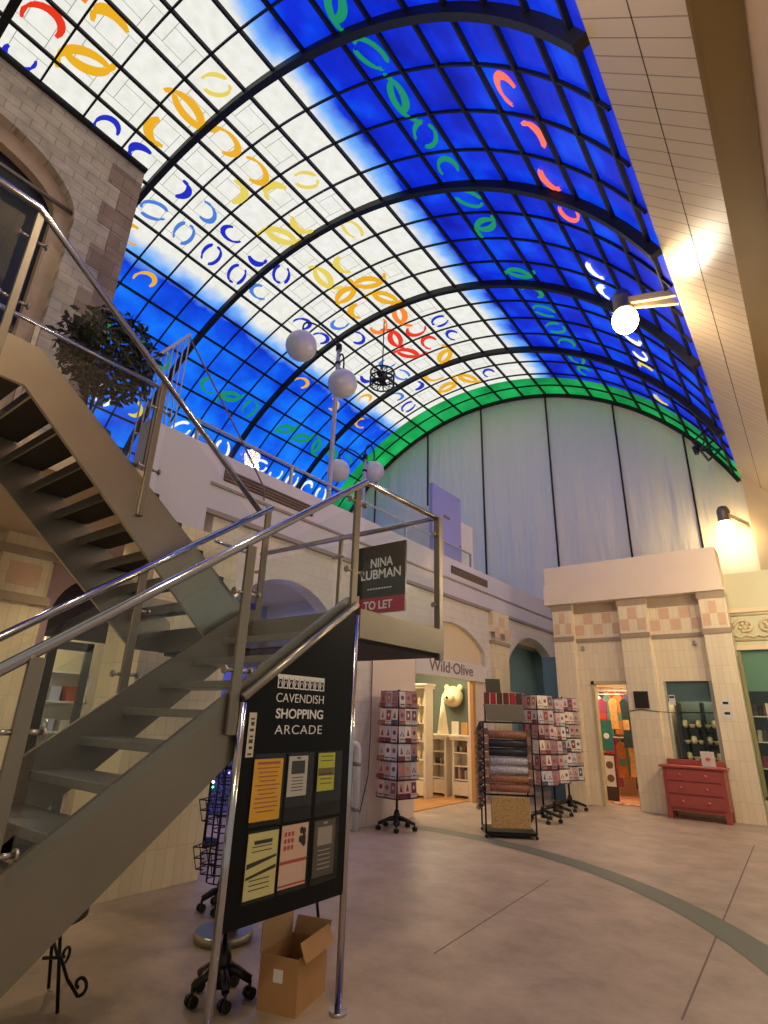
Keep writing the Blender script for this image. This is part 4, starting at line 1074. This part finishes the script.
for k in range(8):
    t = k/7; y = 2.6+.44*t; MB().tube([(-5.5, y, 3.745 if k in (0, 7) else 4.4), (-5.5, y, 5.35+.65*t)], .009, 6).build('slat', polem, sl)
tag(MB().tube([(-5.5, 3.04, 5.95), (-5.52, 3.5, 5.5), (-5.55, 4.0, 5.02), (-5.66, 4.6, 4.5), (-5.74, 4.7, 4.35)], .012, 6).build('cable', mat('grey_cable', (110, 104, 110), .5)), 'thin cable sloping from the slatted rack down to the parapet', 'cable')

# lilac door panel
dp = thing('door_1', 'lilac service door on the gallery', 'door', (WX-.25, 9.6, 4.78)); struct(dp)
MB().box(WX-.32, WX-.24, 9.62, 10.88, 4.79, 6.5).build('door_leaf', violet, dp)
MB().box(WX-.24, WX-.225, 10.1, 10.35, 5.82, 5.88).build('vent_slot', mat('grey_slot', (110, 108, 120), .5), dp)
MB().lathe([(.02, 0), (.02, .04)], c=(WX-.24, 10.8, 5.3), n=10, axis='X').build('handle', steel, dp)
struct(MB().box(WX-.9, WX-.32, 9.7, 11.6, 4.0, 6.0).build('wall_gallery_box', white))

# ------------------------------------------------------------------ lamp posts
def lamp_post(cx, cy, zb, ztop, arms, lab, r, lowarm=None):
    t = thing('lamp_post', lab, 'lamp', (cx, cy, zb))
    MB().lathe([(.12, 0), (.12, .05), (.06, .12), (.045, .3), (.04, ztop-zb-.3), (.035, ztop-zb)], c=(cx, cy, zb), n=16).build('pole', polem, t)
    MB().lathe([(.06, 0), (.06, .12), (.02, .16)], c=(cx, cy, ztop-.02), n=14).build('finial', blackiron, t)
    for (dx, dy, gz) in arms:
        h = Vector((dx, dy, 0)); L_ = h.length; u = h.normalized()
        pts = []
        top = gz+r+.14
        for i in range(13):
            a = PI*i/12
            pts.append(Vector((cx, cy, top))+u*(L_/2-L_/2*math.cos(a))+Vector((0, 0, .26*math.sin(a))))
        pts.append(Vector((cx, cy, gz+r-.02))+h)
        a_ = MB().tube([(cx, cy, top-.35), (cx, cy, top)]+pts, .017, 8).build('arm', blackiron, t)
        MB().lathe([(.07, 0), (.06, .05), (.02, .09)], c=(cx+dx, cy+dy, gz+r-.03), n=14).build('gallery_cap', blackiron, a_)
        MB().sphere((cx+dx, cy+dy, gz), r, 24, 16).build('globe', globe_m, a_)
    for z in (ztop-.35, ztop-.75): MB().lathe([(.055, 0), (.055, .05)], c=(cx, cy, z), n=14).build('collar', blackiron, t)
    return t
CXL, CYL = -6.22, 6.5
lamp_post(CXL, CYL, 3.93, 8.22, [(-.02, -.95, 7.72), (.12, .04, 7.42)], 'tall pale lamp post with two white globes in front of the glass vault', .28)
lamp_post(-7.6, 9.1, 3.93, 7.3, [(.05, .28, 7.05), (-.1, -.8, 6.7)], 'smaller black-armed lamp post with a white globe left of the landing corner post', .26)
# black cage fan on the vault
cf = thing('cage_fan', 'round black cage fan hanging under the white vault glass', 'fan', (-8.0, 10.2, 9.9))
fc = Vector((-8.07, 10.24, 10.35))
mb = MB()
for k in range(3): mb.tube([(fc.x+.33*math.cos(a*PI/12), fc.y+.33*math.sin(a*PI/12), fc.z-.2+k*.2) for a in range(24)], .025, 6, closed=True)
for a in range(12): mb.tube([(fc.x+.33*math.cos(a*PI/6), fc.y+.33*math.sin(a*PI/6), fc.z-.2), (fc.x+.33*math.cos(a*PI/6), fc.y+.33*math.sin(a*PI/6), fc.z+.2)], .014, 5)
for k in (-.2, .2):
    for a in range(6): mb.tube([(fc.x-.33*math.cos(a*PI/6), fc.y-.33*math.sin(a*PI/6), fc.z+k), (fc.x+.33*math.cos(a*PI/6), fc.y+.33*math.sin(a*PI/6), fc.z+k)], .012, 5)
mb.build('cage', black, cf)
MB().lathe([(.1, 0), (.1, .22)], c=(fc.x, fc.y, fc.z-.1), n=14).build('motor', black, cf)
for k in range(4):
    a = k*PI/2+.3; MB().obox((fc.x+.17*math.cos(a), fc.y+.17*math.sin(a), fc.z), (math.cos(a), math.sin(a), 0), (-math.sin(a), math.cos(a), .4), (0, -.4, 1), .13, .06, .006).build('blade', black, cf)
MB().tube([(fc.x, fc.y, fc.z+.1), (fc.x, fc.y, 12.28)], .018, 6).build('drop_rod', black, cf)
# black bracket at the vault's lower right end
bk = thing('spotlight_bracket', 'black truss bracket with a small spotlight at the lower right end of the vault', 'bracket', (-.95, 13.6, 8.1))
bc = Vector((-.93, 13.7, 8.17))
mb = MB()
mb.tube([bc, bc+Vector((.12, 1.2, -.06))], .03, 8); mb.tube([bc+Vector((-.35, .0, -.25)), bc+Vector((-.2, 1.2, -.3))], .03, 8)
for t in (0, .5, 1): mb.tube([bc+Vector((.12*t, 1.2*t, -.06*t)), bc+Vector((-.35+.15*t, 1.2*t, -.25-.05*t))], .025, 8)
mb.tube([bc, bc+Vector((-.27, .6, -.27)), bc+Vector((.12, 1.2, -.06))], .02, 8)
mb.tube([bc+Vector((.0, 0, 0)), bc+Vector((.22, 0, .22))], .025, 8)
mb.build('truss', black, bk)
MB().lathe([(.05, 0), (.09, .2)], c=bc+Vector((-.35, .4, -.42)), n=12).build('spotlight', black, bk)

# ------------------------------------------------------------------ bracket flood lamps
BX = []
def flood(hx, y, hz, ax_, az_, lab, energy):
    t = thing('bracket_lamp', lab, 'lamp', (ax_, y, az_))
    for s in (-.11, .11):
        MB().prism([(ax_, y+s-.03, az_-.04), (ax_, y+s+.03, az_-.04), (hx+.1, y+s*.6+.03, hz+.10), (hx+.1, y+s*.6-.03, hz+.10)], (0, 0, .12)).build('arm', mat('buff_arm', (196, 178, 140), .4), t)
    hd_ = MB().lathe([(.11, 0), (.15, .04), (.15, .07), (.135, .08), (.15, .1), (.135, .13), (.15, .15), (.135, .18), (.15, .2), (.135, .23), (.15, .25), (.14, .34), (.10, .42), (.03, .45)], c=(hx, y, hz), n=20).build('lamp_head', steel_dull, t)
    MB().sphere((hx, y, hz-.14), .2, 18, 12, (1, 1, 1.15)).build('bulb', bulb, hd_)
    li = bpy.data.lights.new('lamp_glow', 'POINT'); li.energy = energy; li.color = (1, .86, .66); li.shadow_soft_size = .2
    lo = bpy.data.objects.new('lamp_glow', li); COL.objects.link(lo); lo.location = (hx, y, hz-.42)
    return t
flood(-1.37, 8.0, 7.78, -.60, 7.70, 'bracket flood lamp hanging in front of the blue glass, nearer of the two', 120)
flood(-1.08, 15.45, 6.35, -.58, 6.15, 'bracket flood lamp in front of the far green-tinged fabric, farther of the two', 26)
flood(-1.2, 1.6, 7.5, -.60, 7.66, 'bracket flood lamp above the hall entrance, nearest the viewer', 110)

# ------------------------------------------------------------------ directory sign board
sb = thing('directory_sign', 'black Cavendish Shopping Arcade directory board on two steel posts under the stairs', 'sign', (-2.47, 2.5, 0))
px = -2.46
MB().tube([(px, 2.93, 0), (px, 2.93, 2.2)], .021, 12).lathe([(.05, 0), (.05, .02)], c=(px, 2.93, 0), n=16).build('post', rail_m, sb)
MB().tube([(px, 2.03, 0), (px, 2.03, 1.60)], .021, 12).lathe([(.05, 0), (.05, .02)], c=(px, 2.03, 0), n=16).build('post', rail_m, sb)
MB().prism([(px-.01, 2.05, .57), (px-.01, 2.905, .57), (px-.01, 2.905, 2.23), (px-.01, 2.05, 1.62)], (.02, 0, 0)).build('board', blackgl, sb)
MB().tube([(px+.0, 2.02, 1.62), (px, 2.93, 2.275)], .024, 10).build('top_rail', steel, sb)
fx = px+.0125
YD, ZD = (0,1,0), (0,0,1)
text('lettering', 'CAVENDISH', .070, (fx, 2.445, 1.632), YD, ZD, LETW, sb, width=.39, bold=-.0005, depth=.001)
text('lettering', 'SHOPPING', .072, (fx, 2.45, 1.547), YD, ZD, LETW, sb, width=.385, bold=.0012, depth=.001)
text('lettering', 'ARCADE', .070, (fx, 2.45, 1.462), YD, ZD, LETW, sb, width=.38, bold=-.0005, depth=.001, spacing=1.1)
mb = MB().box(fx-.001, fx+.001, 2.245, 2.635, 1.745, 1.762)
for k in range(9):
    y = 2.25+k*.0435
    mb.box(fx-.001, fx+.001, y, y+.006, 1.685, 1.745); mb.box(fx-.001, fx+.001, y+.032, y+.038, 1.685, 1.745)
    mb.box(fx-.001, fx+.001, y+.005, y+.034, 1.735, 1.745); mb.box(fx-.001, fx+.001, y+.008, y+.031, 1.685, 1.692)
    mb.tube([(fx, y+.006, 1.7), (fx, y+.012, 1.718), (fx, y+.019, 1.726), (fx, y+.026, 1.718), (fx, y+.032, 1.7)], .002, 5)
mb.build('arcade_emblem', LETW, sb)
# strip sticker
tk = MB().box(fx-.001, fx+.001, 2.07, 2.12, 1.33, 1.55).build('vertical_sticker', mat('sticker_white', (206, 196, 176), .5), sb)
mb = MB()
for k in range(7): mb.box(fx+.001, fx+.002, 2.082+.004*(k % 2), 2.108, 1.34+k*.029, 1.34+k*.029+.009+.005*(k % 3))
mb.build('sticker_marks', mat('brown_ink', (70, 56, 44), .6), tk)
# perspex pockets
mb = MB()
for (y0, y1) in ((2.13, 2.35), (2.37, 2.58), (2.61, 2.83)):
    for (z0, z1) in ((1.0, 1.345), (.665, .985)):
        mb.box(fx+.010, fx+.012, y0, y1, z0, z1)
mb.build('clear_pocket', thin_glass('perspex', (.97, .97, .96, 1), .6), sb)
def poster(y0, y1, z0, z1, base, ink, lab, style):
    t = thing('poster', lab, 'poster', (fx, (y0+y1)/2, z0))
    MB().box(fx+.002, fx+.005, y0, y1, z0, z1).build('paper', base, t)
    f = fx+.005; W = y1-y0; H_ = z1-z0; r = random.Random(lab)
    mb = MB()
    if style == 'lines':
        for k in range(12):
            z = z1-.08*H_-k*.07*H_; ww = W*r.uniform(.25, .42); c = (y0+y1)/2
            mb.box(f, f+.0008, c-ww, c+ww, z-.003, z+(.003 if k else .010))
    elif style == 'photo':
        mb.box(f, f+.0008, y0+W*.15, y1-W*.15, z1-.45*H_, z1-.12*H_)
        for k in range(5): mb.box(f, f+.0008, y0+W*.2, y1-W*.2, z1-(.55+.08*k)*H_, z1-(.53+.08*k)*H_)
        mb.box(f, f+.0008, y0+W*.4, y1-W*.4, z1-.07*H_, z1-.03*H_)
    elif style == 'band':
        mb.box(f, f+.0008, y0+.02*W, y1-.02*W, z1-.60*H_, z1-.40*H_)
        for k in (0, 1, 4, 5, 6): mb.box(f, f+.0008, y0+W*.15, y1-W*.15, z1-(.1+.12*k)*H_, z1-(.07+.12*k)*H_)
    elif style == 'diag':
        mb.box(f, f+.0008, y0+W*.2, y1-W*.2, z1-.18*H_, z1-.12*H_)
        mb.prism([(f, y0+.02*W, z1-.46*H_), (f, y1-.02*W, z1-.38*H_), (f, y1-.02*W, z1-.42*H_), (f, y0+.02*W, z1-.54*H_)], (.0008, 0, 0))
        mb.prism([(f, y0+.02*W, z1-.66*H_), (f, y1-.02*W, z1-.54*H_), (f, y1-.02*W, z1-.60*H_), (f, y0+.02*W, z1-.70*H_)], (.0008, 0, 0))
        for k in (2, 3, 9, 10, 11): mb.box(f, f+.0008, y0+W*.14, y1-W*.2, z1-(.08+.072*k)*H_, z1-(.065+.072*k)*H_)
    elif style == 'party':
        for k in range(3):
            for j in range(3): mb.box(f, f+.0008, y0+W*(.10+.13*j), y0+W*(.19+.13*j), z1-(.18+.11*k)*H_, z1-(.11+.11*k)*H_)
        mb.box(f, f+.0008, y0, y1, z1-.62*H_, z1-.57*H_); mb.box(f, f+.0008, y0, y1, z1-.97*H_, z1-.94*H_)
    mb.build('printing', ink, t)
    if style == 'party':
        m2 = MB(); 
        for k in range(8): m2.sphere((f+.001, y0+W*(.62+.25*r.random()), z1-H_*(.08+.26*r.random())), .014, 8, 6, (.1, 1, 1.3))
        m2.build('black_shapes', black, t)
dkink = mat('dark_ink', (44, 40, 36), .6)
poster(2.135, 2.34, 1.022, 1.318, mat('yellow_paper', (236, 176, 28), .5), mat('orange_ink', (176, 96, 14), .5), 'large yellow poster with orange print in the top left pocket of the directory board', 'lines')
poster(2.385, 2.535, 1.12, 1.325, mat('white_paper', (206, 198, 190), .5), dkink, 'small white poster with a grey picture in the top middle pocket', 'photo')
poster(2.625, 2.77, 1.13, 1.335, mat('lime_paper', (206, 204, 30), .5), mat('olive_ink', (120, 100, 50), .5), 'lime yellow poster with a picture band in the top right pocket', 'band')
poster(2.145, 2.35, .68, .97, mat('pale_yellow_paper', (222, 212, 142), .5), dkink, 'pale yellow poster with dark diagonal bands in the bottom left pocket', 'diag')
poster(2.375, 2.575, .685, .98, mat('pink_paper', (228, 190, 170), .5), mat('red_ink', (190, 70, 60), .5), 'pink poster with red print and black shapes in the bottom middle pocket', 'party')
poster(2.63, 2.805, .695, .975, mat('dark_photo_paper', (84, 76, 66), .4), mat('pale_ink', (170, 160, 150), .5), 'dark photographic poster in the bottom right pocket', 'photo')

# TO LET sign on the landing's far glass
tl = thing('to_let_sign', 'black and crimson Nina Lubman To Let sign fixed to the landing glass', 'sign', (-3.05, 3.97, 2.42))
MB().box(-3.34, -2.77, 3.955, 3.975, 2.43, 3.08).build('board', mat('dark_green_black', (40, 42, 38), .3), tl)
MB().box(-3.34, -2.77, 3.950, 3.955, 2.43, 2.575).build('red_band', mat('crimson_band', (176, 24, 60), .35), tl)
text('lettering', 'NINA', .125, (-3.045, 3.952, 2.90), (1,0,0), ZD, LETW, tl, width=.26, bold=.002, depth=.001)
text('lettering', 'LUBMAN', .125, (-3.05, 3.952, 2.79), (1,0,0), ZD, LETW, tl, width=.46, bold=.002, depth=.001)
text('lettering', 'TO LET', .105, (-3.07, 3.947, 2.50), (1,0,0), ZD, LETW, tl, width=.33, bold=.0025, depth=.001)
mb = MB()
for k in range(9): mb.box(-3.20+k*.032, -3.18+k*.032, 3.9535, 3.955, 2.652, 2.664)
mb.build('small_print', LETW, tl)

# cardboard box
bx = thing('cardboard_box', 'open brown cardboard box on the floor below the directory board', 'box', (-2.78, 2.85, 0))
ba = rad(16); u = Vector((math.cos(ba), math.sin(ba), 0)); v = Vector((-math.sin(ba), math.cos(ba), 0)); bc_ = Vector((-2.77, 2.88, 0))
w2, d2, hh = .12, .18, .26
mb = MB()
mb.obox(bc_+Vector((0,0,.005)), u, v, (0,0,1), w2, d2, .004)
for s in (-1, 1): mb.obox(bc_+u*w2*s+Vector((0,0,hh/2)), u, v, (0,0,1), .004, d2, hh/2)
for s in (-1, 1): mb.obox(bc_+v*d2*s+Vector((0,0,hh/2)), u, v, (0,0,1), w2, .004, hh/2)
mb.build('body', cardb, bx)
MB().obox(bc_-u*w2*1.0+Vector((-.01, 0, hh+.07)), u, v, (0,0,1), .003, d2, .075).build('flap', cardbin, bx)
MB().obox(bc_+u*w2*1.0+Vector((.03, 0, hh+.035)), (1,0,.6), v, (-.6,0,1), .003, d2, .05).build('flap', cardb, bx)
MB().obox(bc_+v*d2+Vector((0, .02, hh+.04)), u, (0,.3,1), v, w2, .05, .003).build('flap', cardbin, bx)
MB().obox(bc_-v*(d2+.005)+Vector((0,0,.17)), u, (0,0,1), v, .03, .03, .001).build('label', white, bx)

# wire spinner rack with star base behind the board
wr_ = thing('wire_basket_rack', 'empty black wire basket rack between the tiled pier and the directory board', 'rack', (-3.9, 3.4, 0))
wc = Vector((-4.31, 3.56, 0))
wr_.location = wc
mb = MB()
for k in range(10):
    a = 2*PI*k/10; mb.tube([(wc.x+.15*math.cos(a), wc.y+.15*math.sin(a), .22), (wc.x+.15*math.cos(a), wc.y+.15*math.sin(a), 1.45)], .006, 5)
for z in [.22+.123*i for i in range(11)]: mb.tube([(wc.x+.15*math.cos(a*PI/8), wc.y+.15*math.sin(a*PI/8), z) for a in range(16)], .005, 5, closed=True)
mb.build('wire_cage', blackiron, wr_)
for k in range(4):
    for j in range(3):
        z = .30+j*.36; a = k*PI/2+.4; d_ = Vector((math.cos(a), math.sin(a), 0)); e_ = Vector((-d_.y, d_.x, 0)); c = wc+d_*.15
        m2 = MB()
        for zz, o_ in ((0, .07), (.08, .10), (.16, .12)):
            m2.tube([c-e_*.1+Vector((0,0,z+zz)), c-e_*.1+d_*o_+Vector((0,0,z+zz)), c+e_*.1+d_*o_+Vector((0,0,z+zz)), c+e_*.1+Vector((0,0,z+zz))], .005, 5)
        for s in (-.1, 0, .1): m2.tube([c+e_*s+Vector((0,0,z)), c+e_*s+d_*.07+Vector((0,0,z)), c+e_*s+d_*.12+Vector((0,0,z+.16))], .004, 5)
        m2.build('basket', blackiron, wr_)
MB().tube([wc+Vector((0,0,.05)), wc+Vector((0,0,1.5))], .015, 8).build('pole', blackiron, wr_)
castor_base(wc.x, wc.y, .16, wr_)
sp2 = thing('star_base_stand', 'black five-spoke castor base with a thin pole beneath the directory board', 'stand', (-3.02, 2.66, 0))
castor_base(-3.09, 2.61, .17, sp2, a0=.75)
MB().tube([(-3.09, 2.61, .1), (-3.09, 2.61, 1.6)], .014, 8).build('pole', blackiron, sp2)

# stools
def stool(cx, cy, h, r, lab, scroll=True):
    t = thing('stool', lab, 'stool', (cx, cy, 0))
    MB().lathe([(r*.85, 0), (r, .02), (r, .07), (r*.9, .1)], c=(cx, cy, h-.1), n=24).build('seat', mat('black_leather', (18, 16, 18), .4), t)
    for k in range(4):
        a = k*PI/2+.5; ct, s_ = math.cos(a), math.sin(a)
        pts = [(cx+ct*r*.6, cy+s_*r*.6, h-.1), (cx+ct*r*.75, cy+s_*r*.75, h*.4), (cx+ct*r*.9, cy+s_*r*.9, .008)]
        l = MB().tube(pts, .010, 8).build('leg', blackiron, t)
        if scroll:
            sp_ = []
            for i in range(22):
                q = i/21; ang_ = q*1.9*PI; rr = .05*(1-q*.75)
                sp_.append((cx+ct*(r*.9+.10+rr*math.sin(ang_)), cy+s_*(r*.9+.10+rr*math.sin(ang_)), .14-rr*math.cos(ang_)*1.0))
            MB().tube([(cx+ct*r*.35, cy+s_*r*.35, .24), (cx+ct*r*.75, cy+s_*r*.75, .25), (cx+ct*(r*.9+.02), cy+s_*(r*.9+.02), .16)]+sp_, .009, 7).build('scroll', blackiron, l)
    return t
stool(-3.80, 1.82, .50, .27, 'round black-topped stool with scrolled iron legs under the lower flight')
t = thing('side_table', 'small dark table on thin splayed legs behind the directory board', 'table', (-3.5, 3.62, 0))
MB().lathe([(.24, 0), (.25, .02)], c=(-3.5, 3.62, .55), n=24).build('tabletop', black, t)
for k in range(3):
    a = k*2.1+.4; MB().tube([(-3.5+.1*math.cos(a), 3.62+.1*math.sin(a), .55), (-3.5+.2*math.cos(a), 3.62+.2*math.sin(a), .006)], .011, 8).build('leg', blackiron, t)

# christmas tree with lights in the passage
ct_ = thing('christmas_tree', 'dark artificial fir tree with small coloured lights behind the wire rack', 'tree', (-6.45, 4.93, 0))
tx, ty = -6.45, 4.93
MB().tube([(tx, ty, 0), (tx, ty, 1.55)], .03, 8).lathe([(.2, 0), (.18, .05)], c=(tx, ty, 0), n=14).build('trunk', black, ct_)
mb = MB(); r6 = random.Random(2)
for i in range(1500):
    z = r6.uniform(.5, 1.6); rr = .50*(1.7-z)/1.2*r6.uniform(.4, 1); a = r6.uniform(0, 2*PI); c = Vector((tx+rr*math.cos(a), ty+rr*math.sin(a), z))
    d = Vector((math.cos(a), math.sin(a), -.3)).normalized()*.09; s_ = Vector((-math.sin(a), math.cos(a), r6.uniform(-.5, .5)))*.012
    mb.face([c-s_, c+s_, c+d])
mb.build('branches', frond, ct_)
lc = [em('light_violet', (120, 100, 255), 12), em('light_green', (60, 255, 120), 12), em('light_white', (220, 230, 255), 12)]
for i in range(26):
    z = .55+1.0*i/26; rr = .50*(1.7-z)/1.2*.98; a = i*2.4
    MB().sphere((tx+rr*math.cos(a), ty+rr*math.sin(a), z), .014, 8, 6).build('fairy_light', lc[i % 3], ct_)

# white drainpipe
dp_ = thing('drainpipe', 'white bent drainpipe standing against the pale wall left of the card rack', 'pipe', (-5.70, 6.98, 0))
MB().tube([(-5.70, 6.98, 0), (-5.70, 6.98, 1.08), (-5.705, 6.95, 1.14), (-5.72, 6.88, 1.16), (-5.735, 6.8, 1.16)], .048, 14).build('pipe', mat('white_plastic', (214, 214, 222), .35), dp_)
for z in (.25, .85): MB().lathe([(.053, 0), (.053, .05)], c=(-5.70, 6.98, z), n=14).box(-5.8, -5.72, 6.96, 7.0, z, z+.05).build('bracket', mat('grey_bracket', (120, 120, 130), .4), dp_)
tag(MB().tube([(-5.765, 7.33, 2.4), (-5.765, 7.34, 1.2), (-5.765, 7.32, .7), (-5.765, 7.15, .2)], .007, 6).build('wire', black), 'loose dark wire running down the pale wall beside the drainpipe', 'wire')

# ceiling downlights under the gallery
def downlight(x, y, z, lab, e=14, grp=None):
    t = thing('downlight', lab, 'light', (x, y, z), grp)
    MB().lathe([(.07, -.012), (.075, 0)], c=(x, y, z-.001), n=20).build('trim_ring', steel, t)
    MB().lathe([(.05, -.016), (.05, -.012)], c=(x, y, z), n=20).build('lens', mat('downlight_lens', (255, 250, 240), .3, emit=(255, 236, 200), es=14), t)
    li = bpy.data.lights.new('downlight_glow', 'SPOT'); li.energy = e; li.color = (1, .8, .52); li.spot_size = rad(130); li.spot_blend = .6; li.shadow_soft_size = .06
    lo = bpy.data.objects.new('downlight_glow', li); COL.objects.link(lo); lo.location = (x, y, z-.04)
downlight(-5.33, 1.42, 3.45, 'round recessed downlight in the gallery ceiling left of the upper flight', 45)
downlight(-6.2, 2.9, 3.45, 'round recessed downlight in the gallery ceiling above the tiled pier', 40)
def area(x, y, z, sx, sy, e, c, rot=(0,0,0)):
    li = bpy.data.lights.new('room_light', 'AREA'); li.shape = 'RECTANGLE'; li.size = sx; li.size_y = sy; li.energy = e; li.color = c
    lo = bpy.data.objects.new('room_light', li); COL.objects.link(lo); lo.location = (x, y, z); lo.rotation_euler = rot
area(-7.6, 10.6, 3.3, 1.5, 3, 190, (1, .80, .5))       # Wild Olive ceiling lights
area(-4.0, 13.6, 2.75, 1.4, 1.0, 62, (1, .80, .56))   # clothes shop
area(-1.95, 13.05, 2.5, .8, .3, 30, (1, .82, .55))      # window shelves
area(-.4, 13.3, 2.8, 1, .3, 8, (1, .85, .6))
area(-8.8, 3.2, 3.3, 1.2, 1.5, 40, (1, .85, .6))      # shop behind the stairs
area(-7.0, 5.6, 3.3, .8, 1.4, 34, (.35, .4, 1))       # blue-lit passage
area(-6.2, 14.2, 3.5, .3, 1.5, 16, (.7, .95, 1))
# unseen flood lamps added as fill to brighten the floor and fabric
for y_, hx_, e_, w_ in ((10.9, .40, 110, 'nearest the facade'), (9.1, .42, 120, 'halfway along'), (.3, .36, 100, 'nearest the stairs')):
    flood(hx_, y_, 4.5, .53, 4.45, 'added unseen fill lamp on the right-hand gallery front, '+w_, e_)

# ------------------------------------------------------------------ world + view
w = bpy.data.worlds.new('world'); S.world = w; w.use_nodes = True
w.node_tree.nodes['Background'].inputs[0].default_value = (.42, .385, .33, 1); w.node_tree.nodes['Background'].inputs[1].default_value = .75
S.view_settings.view_transform = 'Standard'; S.view_settings.look = 'None'; S.view_settings.gamma = 1; S.view_settings.exposure = 0
S.view_settings.use_curve_mapping = False
